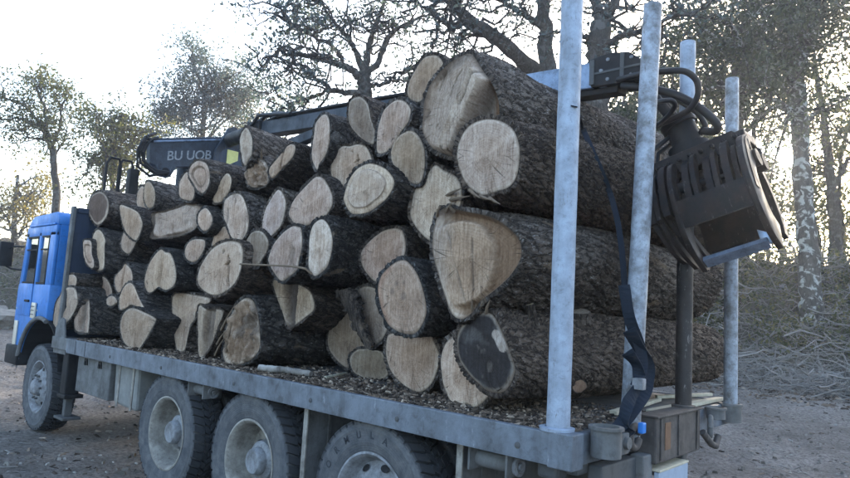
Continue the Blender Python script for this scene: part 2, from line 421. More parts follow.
def mat_glass():
    t = NT('window_glass'); g = t.n('ShaderNodeBsdfGlass'); g.inputs['Roughness'].default_value = .02; g.inputs['IOR'].default_value = 1.05; g.inputs['Color'].default_value = (.85, .9, .9, 1)
    gl = t.n('ShaderNodeBsdfGlossy'); gl.inputs['Roughness'].default_value = .05
    mx = t.n('ShaderNodeMixShader'); mx.inputs[0].default_value = .5
    t.set(mx.inputs[1], g.outputs[0]); t.set(mx.inputs[2], gl.outputs[0]); t.set(t.o.inputs['Surface'], mx.outputs[0]); return t.m
M_GLASS = mat_glass()
M_SPL = mat_flat('splinter_wood', (.17, .125, .09), .9, .2, 40, .5)
M_GREYTWIG = mat_flat('weathered_twig', (.27, .25, .235), .9, .2, 6, .6)
M_GROUND = mat_ground()
for m_, v_ in ((M_GRAP, .18), (M_BLACK, .18), (M_HOSE, .25), (M_CRANE, .25), (M_STRAP, .1)):
    for n_ in m_.node_tree.nodes:
        if n_.type == 'BSDF_PRINCIPLED': n_.inputs['Specular IOR Level'].default_value = v_
M_LEAF_D = mat_leaf('leaf_dark', (.018, .024, .018), (.045, .055, .034), (.12, .12, .075), .35)
M_LEAF_B = mat_leaf('leaf_blue', (.026, .040, .060), (.058, .080, .108), (.13, .16, .19), .35)  # bluish cast of glare and lens fringing put into the leaf colour
M_LEAF_G = mat_leaf('leaf_olive', (.035, .042, .025), (.075, .080, .040), (.16, .13, .055), .4)
M_LEAF_Y = mat_leaf('leaf_autumn', (.06, .06, .03), (.14, .11, .045), (.26, .18, .06), .45)
M_TB = mat_treebark('tree_bark', (.030, .027, .025), (.080, .074, .070), (.10, .10, .10))
M_TBL = mat_treebark('tree_bark_lichen', (.035, .032, .030), (.085, .078, .072), (.34, .35, .34), 5)
M_TWIG = mat_treebark('twig_bark', (.10, .09, .082), (.24, .22, .205), (.34, .32, .30), 3)

# ------------------------------------------------------------------ ground
FOOT = np.array([(-60, -11.5), (-20, -12.8), (2.5, -13.6), (12, -12.5), (20, -9), (27, -2), (34, 12), (50, 60)], float)
def bank_d(x, y):
    x = np.asarray(x, float); y = np.asarray(y, float)
    best = np.full(x.shape, 1e9); sg = np.ones(x.shape)
    for a, b in zip(FOOT[:-1], FOOT[1:]):
        e = b-a; t = np.clip(((x-a[0])*e[0]+(y-a[1])*e[1])/(e@e), 0, 1)
        dx = x-a[0]-t*e[0]; dy = y-a[1]-t*e[1]; d = np.hypot(dx, dy)
        s = np.where(e[0]*(y-a[1])-e[1]*(x-a[0]) < 0, 1.0, -1.0)
        sg = np.where(d < best, s, sg); best = np.minimum(best, d)
    return best*sg
def sstep(a, b, x): t = np.clip((x-a)/(b-a), 0, 1); return t*t*(3-2*t)
def ter(x, y):
    x = np.asarray(x, float); y = np.asarray(y, float)
    d = bank_d(x, y)+fbm(x*.35, y*.35, 5, 3)*2.2
    h = .30*sstep(-12, 0, d)+3.4*sstep(0, 5.5, d)+.05*np.clip(d-5, 0, 45)
    near = 1-sstep(.5, 4, d)
    h = h+fbm(x*.5, y*.5, 11, 4)*.16*(1-.6*near)+fbm(x*2.1, y*2.1, 23, 4)*.07+np.abs(fbm(x*5.5, y*5.5, 31, 3))*.16*near+fbm(x*11, y*11, 37, 3)*.06*near
    h = h+(1-near)*(fbm(x*.9, y*.9, 41, 4)*.9)
    # wheel ruts beside the truck and along the track
    r1 = np.exp(-((y-2.3-.25*np.sin(x*.5))/.28)**2)+np.exp(-((y-3.9-.25*np.sin(x*.5+.4))/.28)**2)
    r2 = np.exp(-((y+7.4+.05*x)/.35)**2)+np.exp(-((y+9.2+.05*x)/.35)**2)
    h = h-.08*(r1+r2)*near+.07*np.exp(-((y-3.1-.25*np.sin(x*.5))/.35)**2)*near
    # level where the truck stands
    flat = np.exp(-(np.clip(np.abs(x-4)-4.2, 0, None)/.5)**2)*np.exp(-(np.clip(np.abs(y)-1.3, 0, None)/.4)**2)
    return h*(1-flat)-.01*flat
def axis_lin(lo, hi, n, c, k):
    t = np.linspace(-1, 1, n); s = np.sinh(t*k)/np.sinh(k)
    return np.where(s < 0, c+(c-lo)*s, c+(hi-c)*s)
def build_ground():
    gx = axis_lin(-420, 460, 425, 4.0, 5.7); gy = axis_lin(-460, 420, 425, -1.0, 5.7)
    X, Y = np.meshgrid(gx, gy); Z = ter(X, Y)
    n = X.shape[1]; m = X.shape[0]
    V = np.stack([X, Y, Z], -1).reshape(-1, 3)
    i, j = np.meshgrid(np.arange(m-1), np.arange(n-1), indexing='ij'); a = (i*n+j).ravel()
    Q = np.stack([a, a+1, a+n+1, a+n], 1)
    bank = sstep(-.6, 1.2, bank_d(X, Y)+fbm(X*.6, Y*.6, 71, 4)*2.5).ravel()
    o = raw_mesh('ground', V, Q, M_GROUND, None, True, {'bank': ('FLOAT', bank)})
    tag(o, 'brown rutted dirt track and leaf-littered bank', None, None, 'structure')
build_ground()

# ------------------------------------------------------------------ logs
BED = 1.195
# key: (outline in photo pixels, face Y, far-end scale, face style, label)
LOGS = {
'a1': ("90.6,197 97,192 103,193 107.5,200 108,209 105,218 97,225 90,217 87.6,208", 0.98, 1.0, 'brown', 'dark brown weathered log with pale lower rim, uppermost beside the headboard'),
'a2': ("119.4,205 128,207 137,212 141,219.5 141.7,226 136,240 127.6,235 123,227 120,214", 1.02, .9, 'plain', 'log with tapering fan-shaped grey end resting over a smaller rounded log end'),
'a3': ("124,232 130,229 136,234 136,240.5 131,251 126.5,253.5 121,248 121,239", 0.89, .9, 'pale', 'small rounded pale log end tucked under the fan-shaped grey end'),
'a4': ("83,242 86.5,240 90.6,242 91,253 93,260 93,267 89,267 84,257.6", 1.06, .9, 'ring', 'narrow log with a small oval end squeezed between headboard and tall pale end'),
'a5': ("97.6,229.4 102,233 104.7,240 104,246 104,255 103.5,267 100,270.6 95.3,269 91.8,255 91,243.5 93.5,233", 1.0, 1.0, 'pale', 'log with a tall narrow pale end and chipped upper corner near the headboard'),
'a6': ("66.5,280 68,275.5 72,274.5 75.5,277 76,282 74,286.5 70,287 67,284.5", 1.12, 1.0, 'pale', 'thin straight log with a small round pale end touching the headboard'),
'a7': ("100.6,277 106.5,279.4 111,289 111,298 107,302 99,300.6 93.5,294.7 93,288", .8, .9, 'plain', 'log with a yellowish rounded-triangle end above the dark square-cut log'),
'a8': ("106,300 109,296.5 112,296 115,298 116.5,302.5 112,306 107,305", .95, .9, 'pale', 'very small log with a bright white half-round end'),
'a9': ("52.4,325 55,305 60,295 65,288 74,288 77,297 76.5,305 70,318 62,327 55,328", 1.14, .9, 'hollow', 'log with a hollow rotten split end leaning against the foot of the headboard'),
'b1': ("73,307 80,301 88,300 89,315 88,330 86,333 76,331 74,325", 1.1, 1.5, 'grooved', 'dark barked log with square grooved pale end sitting on the bed near the headboard'),
'b2': ("119,297 125,285 132,284 139,299 145,311 137,307 130,305 124,309 119,309", 1.0, 1.1, 'plain', 'split log with an arched notched underside riding on a heart-shaped log end'),
'b3': ("115,276 122,268 124.7,263.7 130,269 132,276 131,282 126.5,285 119.4,292 116,291 114,282", .95, 1.3, 'cleft', 'log with a jagged two-piece pointed pale end above the arched split log'),
'b4': ("160,249.4 164.7,252 169.4,253 173,260 175.3,270.6 175.3,280 172,287 164.7,290 159.4,287.5 157,287 151.8,291.8 147,292 144,284.7 144.7,275 148,264.7 154,255", 0.99, .95, 'lobed', 'log whose pale end is cleft into two upright lobes like a coffee bean'),
'b5': ("122,315 127,309.4 131.8,308 138.8,310 154,317.6 154.7,322 149,333 143.5,342 136.5,350 128,347 122,340 119.4,326", 1.08, 1.0, 'plain', 'smooth heart-shaped log end standing on the bed below the arched split log'),
'b6': ("172,297 180,293 200,296 210,299 206,305 196,311 194,320 190,325 187,337 184,350 178,352 175,345 172,320", .82, 1.1, 'pale', 'log with a tall wedge-cut end tapering down to a pale point on the bed'),
'b7': ("198,307 206,309 222,311 217,328 211,344 205,353 199,358 198,340", .95, 1.0, 'grooved', 'split billet with a flat grey weathered side and pale square edge'),
'b8': ("224,342 228,322 236,305 245,298 253,302 258,320 259,346 252,358 240,364 227,365 222,354", 1.02, 1.15, 'torn', 'fat dark barked log with torn splintered end and bare brown patch on the bed'),
'c1': ("189.4,167.6 194,162 199,160.6 206,164 209,173.5 208,185 202.4,193 197.6,191 193,184 188.5,176", 1.05, 1.0, 'ring', 'log with a round end showing one dark heart ring below the lettered crane beam'),
'c2': ("186,172 190,176 194,188 192,199.5 185,200 179,196 178.5,185 181,178", 0.96, .9, 'pale', 'log with a pale end half hidden behind the dark ringed log'),
'c3': ("145,183.5 149.5,182 154,190 154.5,200 152,207 147,207 143.5,198", 1.0, 1.0, 'plain', 'log with a small narrow oval end below the crane beam lug'),
'c4': ("138,190 142,186 146,192 150,203 152,210 148,213 140,212 136,202", 0.8, .9, 'pale', 'log with a pale crescent of end wood behind the narrow oval end'),
'c5': ("152,213 163.5,210.6 179,206 189.4,202 197.6,205 201,208 199,214 197.6,223.5 191.8,230.6 179,235 163.5,237.6 149.4,237.6 151,223.5", 0.92, .9, 'slab', 'wide barkless pale slab of wood with ragged dark edges lying sideways'),
'c6': ("204,208 208,210 211.5,217 211,224 207,230 203,231 198.5,226 197,219 199,212", 1.01, 1.0, 'pale', 'small log with an egg-shaped whitish end overlapping the barkless slab'),
'c7': ("184,254 186,245 193,239.5 203.5,240 204,247 200,256 194,262 187,260", .9, 1.0, 'plain', 'small log with a leaf-shaped end between the two-lobed end and big cracked end'),
'c8': ("226.5,173 230.6,178 229.4,189 224.7,197 220,202 213,202 215,191 221,179", .95, .9, 'plain', 'log with a slim slanted pointed end beside the splintered fan-topped end'),
'c9': ("223,206 225,199 233.5,193.5 240.6,195 245,203.5 248,216 248,222 246.5,231 241,240 234.7,240 230,236 227,227 223,217", 1.05, .95, 'streak', 'log with a tall oval end streaked by dark vertical cracks'),
'd1': ("211,246 215,234 220,228 225,226.5 228.5,230 231,239 226,246 217,250", .9, .9, 'plain', 'log with a pointed end peeping from behind the big cracked round end'),
'd2': ("199,268 197,281 201,289 210.6,294.7 220,294 230.6,287 236.5,279 241,266 242.5,253 240,244 233,241 225,241.5 215,246 207,254", 1.12, .95, 'crack', 'thick log with a large pale round end cracked black near its right edge'),
'd3': ("256,230.6 262,232 267.6,240.6 266.5,250 260.6,260.6 256,266 249,265 244,262 243,253.5 245,242 250,233.5", 1.03, .95, 'grey', 'medium log with a grey oval end resting over the thin pale stick'),
'd4': ("276,190.6 280.6,191 284.7,199 285,207 284,213 281,224 275,232 267,238 262,235 261.8,225 264,213 268,203", 1.0, 1.0, 'white', 'log with a tall bright leaf-shaped end, bark gap on both sides'),
'd5': ("288,214 290,206 294.7,197.6 305,186 314.7,177 321.8,177.6 326.5,183.5 330.6,191.8 332,199 331,206.5 324,217 316,222 303,226 294.7,224 290,219", 1.01, .95, 'pale', 'thick log with a broad slanting egg-shaped pale end in mid pile'),
'd6': ("292,226 297,226.5 300.6,229 301.5,245 298,262 297,269 290.6,275 281,281 274,274 267.6,262 269,253.5 273.5,243 283,232", 1.05, .95, 'streak', 'log with an almond-shaped vertically streaked end, thin stick across its lower tip'),
'd7': ("320.6,219 326.5,223 330.6,232 331.8,244 329,260 324.7,269 315,276 310.6,273 307.6,266 308,250 309,235 313,224", 1.08, 1.45, 'white', 'dark barked log with a tall bluish-white oval end'),
'd8': ("272,281 282,281 296,284 308,290 313,300 313,310 305,317 296,324 288,327.6 282,315 277,300", 0.79, .9, 'wedge', 'hanging split log end with a dark middle and two pale cheeks'),
'e1': ("393.5,228 399,229 402.4,232 405,246.5 402,259 392,270 380,281 372,280 362,267 360,253.5 367,243 381,231.5", .85, .95, 'plain', 'log with a smooth beige oval end above the reddish ringed end'),
'e2': ("343,196 347.6,181 356,169 366.5,163.5 374.7,164 384,168 390,174 393.5,181 391.8,189 386,198 379.4,204 367.6,212 353.5,214 347.6,210 343,200.6", 1.07, 1.0, 'double', 'thick log with a bright round end inside a broad pale outer ring'),
'e3': ("330,163.5 334.7,152 341.8,146 349,146 357,144 365,146 370,155 371,166 362,178 352,188 341.8,192 337,186 331,176.5", 0.86, .95, 'crack', 'log with a two-toned split end right above the bright double-ringed end'),
'e4': ("384,271 395,262 405,260.5 414,270 419,280 423,293 425.6,309 423,321 414,333.5 400,332.6 387.6,324.7 380.6,309 377,291 379,279", 1.08, .95, 'rings', 'log with reddish-edged concentric rings and dark blotches on its end'),
'e5': ("389,334 402,333 416,334 430,335 433.5,342 439,356.5 436,372 430,384.7 419,392.6 409,389 398,381 389,369 385,353 386,339", .80, .95, 'plain', 'log with a large beige end pointed at the bottom, standing on the bed'),
'e6': ("345,312 331,325 327,337 328,348 333,356.5 340,364 348,368 358,364 366,350 366,332 357,318", .42, .95, 'grey', 'log with a dull grey-green end set back on the bed behind the small dark disc'),
'e7': ("349,358 356,350 363,349 372,349 384,354 387,366 387.6,374 380.6,380 370,379.5 359,376 352,370.6", .52, .9, 'grey', 'short small log with a dark disc-like end lying flat on the bed'),
'e8': ("350,299 357,290 366,286 378,291 381,305 387,325 381,340 369,347 360,333", .72, .9, 'flap', 'log with a grey end and a curled flap of torn bark along its edge'),
'f1': ("430.6,55 437.6,56 443,64.7 437.6,73.5 429,86 421,100 413,101 406.8,94.7 408.5,82 416.5,66.5 423.5,57.6", .85, 1.0, 'plain', 'log with a long slanted oval beige end at the crest beside the huge split log'),
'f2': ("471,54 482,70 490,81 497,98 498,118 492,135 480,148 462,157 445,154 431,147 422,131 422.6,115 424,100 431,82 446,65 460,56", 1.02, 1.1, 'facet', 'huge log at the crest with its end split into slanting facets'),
'f3': ("456,152 460.6,136 469,125 481,119.5 492.5,119 503,122 511.7,128.5 517,139 519,152 516.5,174 509,186 497,191 480.5,194.4 466,184 458,167", 1.15, 1.38, 'bright', 'long thick log with a clean bright round sawn end under the huge split log'),
'f4': ("434,165 443,170 455,176 460,185 461,198 456,215 445,232 431.5,241 420,233 411,220 409.4,209.4 413,193.5 416,187 423.5,178", .92, .9, 'streak', 'log with an angular pale end wedged left of the bright round sawn end'),
'f5': ("406.8,130.6 416.5,134 423.5,148 424,166 421,180 414.7,184 404,178 393.5,166 390,153.5 395,139", 0.95, .9, 'yellow', 'log with a grey-yellow drop-shaped end below the huge split log'),
'f6': ("395,100 404,101 410,109 409,117.6 407.6,122 399,134 390,148 381,153.5 376,150 376.8,130.6 379.4,120 384,109", .95, .95, 'pale', 'log with a pinkish pale end slanting to a point against a rough greyer one'),
'f7': ("349,102 356,96.5 361.8,97.6 367.6,105 370,118 374.7,131 374,140.6 371,144 360.6,138 351,127.6 347.6,117", .9, .95, 'grey', 'log with a rough greyish end leaning beside the pinkish pale end'),
'f8': ("321.8,114.7 326.5,115 328.8,121.8 329,137 328.8,142 325,155 318.5,164 316.5,170 312.5,163 311,155 312,144.7 313.5,134.7 315,123", .95, 1.15, 'pale', 'rough barked log with a tall thin pinkish end torn at the bottom, on the crest'),
'g1': ("245,127.6 249,131 251.8,140.6 251,154.7 247.6,160.6 244.7,166 241.8,160.6 240,147.6 240,136", 0.99, .95, 'white', 'mossy topped log with a narrow pale oval end beside the crane plate'),
'g2': ("256,157 265,162 268.8,174 266.5,183.5 259.4,186.5 251,187 246.5,182 246,173 247.6,166 251,160", .92, .9, 'torn', 'log with a ragged splintered fan-topped end under the mossy topped log'),
'g3': ("290,144 294.7,146.5 292,157 285,165 280.6,169 274.7,176.5 271,178 268.5,174 269,168 275,160 283,151", 1.0, 1.6, 'cleft', 'log with a slanted leaf-like end split lengthwise below the crest'),
'h1': ("439.4,210.6 448,207.5 464,211 490.6,217 508,228 519,240.6 520,258 509,276 494,290 479,302 470,314 460,319 450.6,313 443.5,294 438,276 432,253 432,235 435,221", 1.15, .8, 'crescent', 'massive log with a broad pale end edged by a brown crescent, above the black-faced log'),
'h2': ("474,313 490.6,314 500,329 507,346 514,366 513,376 507,388 499,393 487,391 478,384 467.6,373.5 458,358 456.5,336.5 463,323", 1.1, .9, 'dark', 'massive log with a blackened end and sawn branch stub, standing on the bed'),
'h3': ("455,334 466,331 480,340 490,360 494,385 487,397 474.7,408 466,404 457,407 450,402 443,386 441,375 440,359 444.7,343.5", .97, .9, 'pale', 'log with a pale end and jagged foot mostly hidden behind the blackened end'),
}


STYLE_T = {'plain': (.50, .405, .325), 'pale': (.58, .49, .41), 'white': (.63, .57, .52), 'bright': (.63, .55, .475), 'grey': (.33, .285, .24),
           'brown': (.19, .145, .115), 'yellow': (.40, .34, .25), 'dark': (.040, .039, .041), 'ring': (.56, .47, .39), 'double': (.60, .54, .48),
           'rings': (.56, .44, .35), 'crescent': (.54, .44, .34), 'facet': (.42, .335, .27), 'cleft': (.53, .44, .36), 'lobed': (.57, .48, .39),
           'hollow': (.46, .40, .34), 'slab': (.50, .45, .40), 'torn': (.34, .27, .21), 'wedge': (.46, .39, .32), 'flap': (.40, .355, .31),
           'streak': (.58, .50, .42), 'crack': (.57, .49, .41), 'grooved': (.40, .34, .29)}
BIG = {'f2': (176, 200), 'f3': (176, 205), 'h1': (184, 205), 'h2': (170, 210), 'd7': (130, 120), 'b8': (130, 120), 'e4': (110, 100), 'e2': (110, 90)}
LENG = {'f3': 2.45, 'h1': 2.4, 'h2': 2.45, 'f2': 2.35}
AXIS = {'a6': (.12, -1, .02), 'g1': (.05, -1, -.03), 'c5': (.05, -1, 0), 'h2': (-.15, -1, 0), 'h3': (-.06, -1, 0), 'f3': (-.13, -1, 0), 'h1': (-.16, -1, 0), 'f2': (-.10, -1, .0)}
DARKB = {'b1', 'b8', 'd7', 'e2', 'a5', 'b5', 'b4', 'e4', 'd6'}
rng = np.random.default_rng(7)

def catmull(P, n):
    P = np.asarray(P); k = len(P); m = 12; out = []
    for i in range(k):
        p0, p1, p2, p3 = P[i-1], P[i], P[(i+1) % k], P[(i+2) % k]
        t = np.linspace(0, 1, m, endpoint=False)[:, None]
        out.append(.5*((2*p1)+(-p0+p2)*t+(2*p0-5*p1+4*p2-p3)*t*t+(-p0+3*p1-3*p2+p3)*t**3))
    C = np.concatenate(out); C2 = np.vstack([C, C[:1]])
    L = np.concatenate([[0], np.cumsum(np.linalg.norm(np.diff(C2, axis=0), axis=1))])
    s = np.linspace(0, L[-1], n, endpoint=False)
    return np.stack([np.interp(s, L, C2[:, 0]), np.interp(s, L, C2[:, 1])], 1), L[-1]

def seg_d(a, b, p, q):
    """distance of points (a,b) to segment p-q in face coordinates"""
    p = np.array(p); q = np.array(q); e = q-p; t = np.clip(((a-p[0])*e[0]+(b-p[1])*e[1])/(e@e), 0, 1)
    return np.hypot(a-p[0]-t*e[0], b-p[1]-t*e[1])

def face_look(style, a, b, s, th, seed):
    """a,b: image-right / up in radii; s: 0 pith .. 1 rim; returns relief (m) and tint"""
    base = np.array(STYLE_T[style])
    lr = np.random.default_rng(seed)
    base = base*np.array([.94, .875, .835])*(.84+.28*lr.random())*np.array([1.0, .975+.05*lr.random(), .95+.1*lr.random()])
    T = np.tile(base, (len(a), 1)); dy = (fbm(a*1.6+seed, b*1.6, seed, 4))*.022
    n = fbm(a*2.2+seed*3, b*2.2+1, seed+9, 4)*2
    dy = dy+.004*fbm((a*math.cos(seed)+b*math.sin(seed))*14, (b*math.cos(seed)-a*math.sin(seed))*2, seed+5, 3)
    def tint(mask, col, amt=1.0):
        mk = np.clip(mask, 0, 1)[:, None]*amt
        T[:] = T*(1-mk)+np.array(col)*mk
    # heart wood slightly darker and off centre in most logs
    h = sstep(.62, .40, s+n*.12+.15*math.cos(seed*1.7)*a)
    tint(h, base*np.array([.86, .80, .74]), .6)
    tint(sstep(.86, .95, s+n*.03), np.array([.62, .55, .47])*(.75+.4*lr.random()), .45)
    if style == 'brown':
        tint(sstep(.80, .90, s+n*.06)*sstep(.1, -.3, b), (.55, .46, .38))
    if style == 'dark':
        tint(sstep(.02, .0, np.abs(seg_d(a, b, (.38, .52), (.62, .18)))-.12+n*.06), (.42, .37, .33), .95)
        tint(sstep(.05, .45, n)*.7, (.105, .10, .10)); tint(sstep(.25, .5, fbm(a*5, b*3, seed+31, 4)*2), (.16, .145, .13), .6); tint(sstep(.93, .98, s), (.20, .16, .13), .8)
    if style == 'ring':
        q = np.abs(s+n*.06-.62); tint(sstep(.10, .05, q), (.20, .14, .10), .85); dy -= sstep(.66, .60, s)*.01
    if style == 'double':
        q = s+n*.03; tint(sstep(.74, .78, q), (.60, .49, .38), .9); tint(sstep(.025, .0, np.abs(q-.755)), (.26, .20, .16), .9); dy += sstep(.80, .74, q)*.012
    if style == 'rings':
        q = s+n*.05; tint((np.sin(q*34)*.5+.5), base*.78, .6); tint(sstep(.72, .95, q)*sstep(-.2, -.6, a), (.40, .24, .17), .75)
        for c0 in ((-.18, .42), (.1, .45), (-.35, .18), (.12, .05)):
            tint(sstep(.16, .05, np.hypot((a-c0[0])*1.2, b-c0[1])+n*.08), (.20, .15, .12), .75)
    if style == 'crescent':
        q = np.hypot((a+.32)/1.12, (b+.12)/1.02)+n*.05
        m = sstep(.80, .86, q)*sstep(-.75, -.35, a+b*.35); tint(m, (.21, .135, .085), .95); dy -= m*.05
        for p_, q_ in (((-.6, .5), (-.05, -.9)), ((.05, .35), (.12, -.55))):
            k = sstep(.035, .0, seg_d(a, b, p_, q_)+n*.03); tint(k, (.20, .16, .13), .7); dy -= k*.012
        tint(sstep(-.35, -.75, a+n*.2), (.40, .345, .30), .6)
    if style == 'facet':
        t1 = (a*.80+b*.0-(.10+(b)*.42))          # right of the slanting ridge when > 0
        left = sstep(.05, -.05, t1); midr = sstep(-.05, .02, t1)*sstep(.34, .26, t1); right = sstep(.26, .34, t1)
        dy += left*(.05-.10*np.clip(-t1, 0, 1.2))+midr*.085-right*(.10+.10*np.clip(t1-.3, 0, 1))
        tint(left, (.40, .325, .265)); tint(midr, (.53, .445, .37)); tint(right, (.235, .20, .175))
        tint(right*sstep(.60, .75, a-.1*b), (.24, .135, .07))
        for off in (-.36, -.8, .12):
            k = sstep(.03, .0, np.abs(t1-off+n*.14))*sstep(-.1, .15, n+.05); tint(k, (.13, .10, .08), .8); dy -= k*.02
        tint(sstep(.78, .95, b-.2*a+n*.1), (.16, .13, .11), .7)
    if style in ('cleft', 'lobed'):
        x0 = .02+b*.12+n*.05; w = .10 if style == 'lobed' else .07
        k = np.exp(-((a-x0)/w)**2)*sstep(1.1, -.4, b) if style == 'lobed' else np.exp(-((a-x0)/w)**2)
        dy -= k*.07; tint(sstep(.35, .8, k), (.20, .15, .11), .85)
        tint(sstep(.0, -.1, a-x0), base*np.array([.90, .88, .86]), .7)
    if style == 'hollow':
        k = sstep(.42, .18, np.hypot((a+.15)*1.5, (b-.25)*.9)+n*.18); dy -= k*.16; tint(k, (.05, .04, .035))
        k2 = sstep(.05, .0, np.abs(a+.35-b*.2+n*.08)); dy -= k2*.05; tint(k2, (.09, .07, .06), .8)
    if style == 'slab':
        k = sstep(.80, .95, s+n*.13); tint(k, (.10, .075, .06), .9); dy += n*.03-k*.03
        tint(sstep(.25, .5, fbm(a*3, b*9, seed+3, 3)*2), (.32, .27, .23), .6)
    if style == 'torn':
        dy += fbm(a*6, b*2.5, seed+4, 4)*.16; tint(sstep(.1, .5, n+b*.35), (.11, .09, .075), .75); tint(sstep(.15, .5, fbm(a*7, b*3, seed+5, 3)*2), (.48, .40, .33), .5)
    if style == 'wedge':
        k = sstep(-.62, -.42, a+b*.25+n*.08)*sstep(.28, .12, a+n*.05); dy -= k*.08; tint(k, (.085, .07, .065), .92)
    if style == 'streak':
        k = sstep(.12, .38, fbm(a*4.5+seed, b*.8, seed+6, 4)*2); tint(k, (.22, .175, .145), .75); dy -= k*.012
    if style == 'crack':
        for p_, q_, wd in (((.42, .35), (.50, -.18), .035), ((.30, .1), (.5, .2), .03), ((.48, -.25), (.60, -.62), .05), ((.1, .55), (.12, .5), .03)):
            k = sstep(wd, .0, seg_d(a, b, p_, q_)+n*.045); tint(k, (.03, .022, .018), .95); dy -= k*.03
    if style == 'grooved':
        k = sstep(-.28, -.16, a+n*.04)*sstep(.62, .5, a+n*.03); dy -= k*.05; tint(k, (.21, .175, .15), .85); tint(sstep(.12, .4, fbm(a*9, b*.7, seed+8, 3)*2), (.14, .11, .09), .6)
    if style == 'flap':
        tint(sstep(-.35, -.75, a+n*.15), (.12, .10, .085), .85)
    if style == 'yellow':
        tint(np.abs(np.sin((a*.5+b)*26+n*4))*sstep(.0, .4, n+.2), base*.8, .5)
    return dy, T

def build_log(key, idx):
    poly, Yf, esc, style, label = LOGS[key]
    P = np.array([[float(c) for c in t.split(',')] for t in poly.split()])
    Q = np.array([onY(u, v, Yf) for u, v in P])[:, [0, 2]]
    N, Mr = BIG.get(key, (76, 34))
    ol, per = catmull(Q, N)
    x, z = ol.T; x2, z2 = np.roll(x, -1), np.roll(z, -1); cr = x*z2-x2*z; A = cr.sum()/2
    if A < 0:
        ol = ol[::-1]; A = -A; x, z = ol.T; x2, z2 = np.roll(x, -1), np.roll(z, -1); cr = x*z2-x2*z
    c = np.array([((x+x2)*cr).sum(), ((z+z2)*cr).sum()])/(6*A)
    rad = math.sqrt(A/math.pi)
    loc = ol-c
    ang = np.arctan2(loc[:, 1], loc[:, 0])
    L = LENG.get(key, Yf+1.15+.12*(rng.random()-.5)); seed = idx*13+3
    ax = np.array(AXIS.get(key, (rng.normal()*.012, -1, rng.normal()*.008))); ax = ax/abs(ax[1])
    root = empty('log', (c[0], Yf, c[1])); tag(root, label, 'log', 'cut logs stacked crosswise on the truck bed')
    # ---- near cut face
    K = 28 if key in BIG else 19
    th = np.arctan2(loc[:, 1], loc[:, 0])
    ss = np.linspace(0, 1, K+1)[1:]**.85
    fx = np.concatenate([[0], (ss[:, None]*loc[None, :, 0]).ravel()]); fz = np.concatenate([[0], (ss[:, None]*loc[None, :, 1]).ravel()])
    fs = np.concatenate([[0], np.repeat(ss, N)]); ft = np.concatenate([[0], np.tile(th, K)])
    dy, T = face_look(style, -fx/rad, fz/rad, fs, ft, seed)
    edge = sstep(.9, 1.0, fs); dy = dy*(1-edge)-.008*edge
    V = np.stack([fx, dy, fz], 1)
    tri = [(0, 1+(j+1) % N, 1+j, 1+j) for j in range(N)]
    i, j = np.meshgrid(np.arange(K-1), np.arange(N), indexing='ij'); kk = (j+1) % N
    q = np.stack([1+i*N+j, 1+i*N+kk, 1+(i+1)*N+kk, 1+(i+1)*N+j], -1).reshape(-1, 4)
    me_faces = [t[:3] for t in tri]+q.tolist()
    def face_obj(V, faces, T, fs, ft):
        me = bpy.data.meshes.new('cut_face'); me.from_pydata(V.tolist(), [], faces)
        for an, ty, fld, arr in (('ring', 'FLOAT', 'value', fs), ('ang', 'FLOAT', 'value', ft), ('rnd', 'FLOAT', 'value', np.full(len(V), (seed*.317) % 1))):
            at = me.attributes.new(an, ty, 'POINT'); at.data.foreach_set(fld, np.asarray(arr, np.float32))
        at = me.attributes.new('tint', 'FLOAT_COLOR', 'POINT'); at.data.foreach_set('color', np.concatenate([T, np.ones((len(T), 1))], 1).astype(np.float32).ravel())
        me.polygons.foreach_set('use_smooth', [True]*len(me.polygons)); me.materials.append(M_WOOD)
        bm = bmesh.new(); bm.from_mesh(me); bmesh.ops.recalc_face_normals(bm, faces=bm.faces[:]); bm.to_mesh(me); bm.free()
        o = bpy.data.objects.new('cut_face', me); COL.objects.link(o); o.parent = root; return o
    face_obj(V, me_faces, T, fs, ft)
    # ---- bark: starts at the face rim, follows the log to the far end
    t = np.linspace(0, 1, Mr)
    if key not in BIG: t = t**1.7
    yy = t*L; C1 = N+1; jj = np.arange(C1) % N
    circ = np.stack([np.cos(ang), np.sin(ang)], 1)*rad
    mo = sstep(0, .55, t)[:, None, None]*.75
    sc = (1+(esc-1)*t)*(1+(.10*np.sin(t*math.pi) if key in ('h2',) else 0))
    S = (loc[None]*(1-mo)+circ[None]*mo)*sc[:, None, None]
    S = S[:, jj]
    U, Vv = np.meshgrid(np.arange(C1)/N, yy)
    pu = max(8, int(round(per/.034)))
    wob = vnoise(U*24, Vv*14, seed+1, 24)+.6*vnoise(U*60, Vv*35, seed+8, 60)
    wr = worley(U*pu+wob*1.5, Vv*(7+7*((seed*.37) % 1))+wob*.9, seed, pu)
    wr2 = worley(U*pu*2+wob, Vv*30, seed+3, pu*2)
    lump = vnoise(U*5, Vv*3, seed+2, 5)-.5
    amp = .016 if key in BIG else .012
    disp = .012+amp*sstep(0, .32, wr)+.004*sstep(0, .3, wr2)+.035*lump*(rad/.25)*sstep(0, .12, Vv)
    nrm = S/(np.linalg.norm(S, axis=2)[..., None]+1e-9)
    S2 = S+nrm*disp[..., None]
    bx = S2[..., 0]+ax[0]*Vv; bz = S2[..., 1]+ax[2]*Vv; by = -Vv+0.0
    rim = .010*(vnoise(U*20, Vv*0+seed, seed, 20)-.3)
    by = by+np.where(np.arange(Mr)[:, None] == 0, rim-.006, 0)
    V = np.stack([bx, by, bz], -1)
    # inner rim row (meets the wood) and back cap row
    r0 = np.stack([loc[jj, 0]*.992, np.full(C1, -.012), loc[jj, 1]*.992], 1)[None]
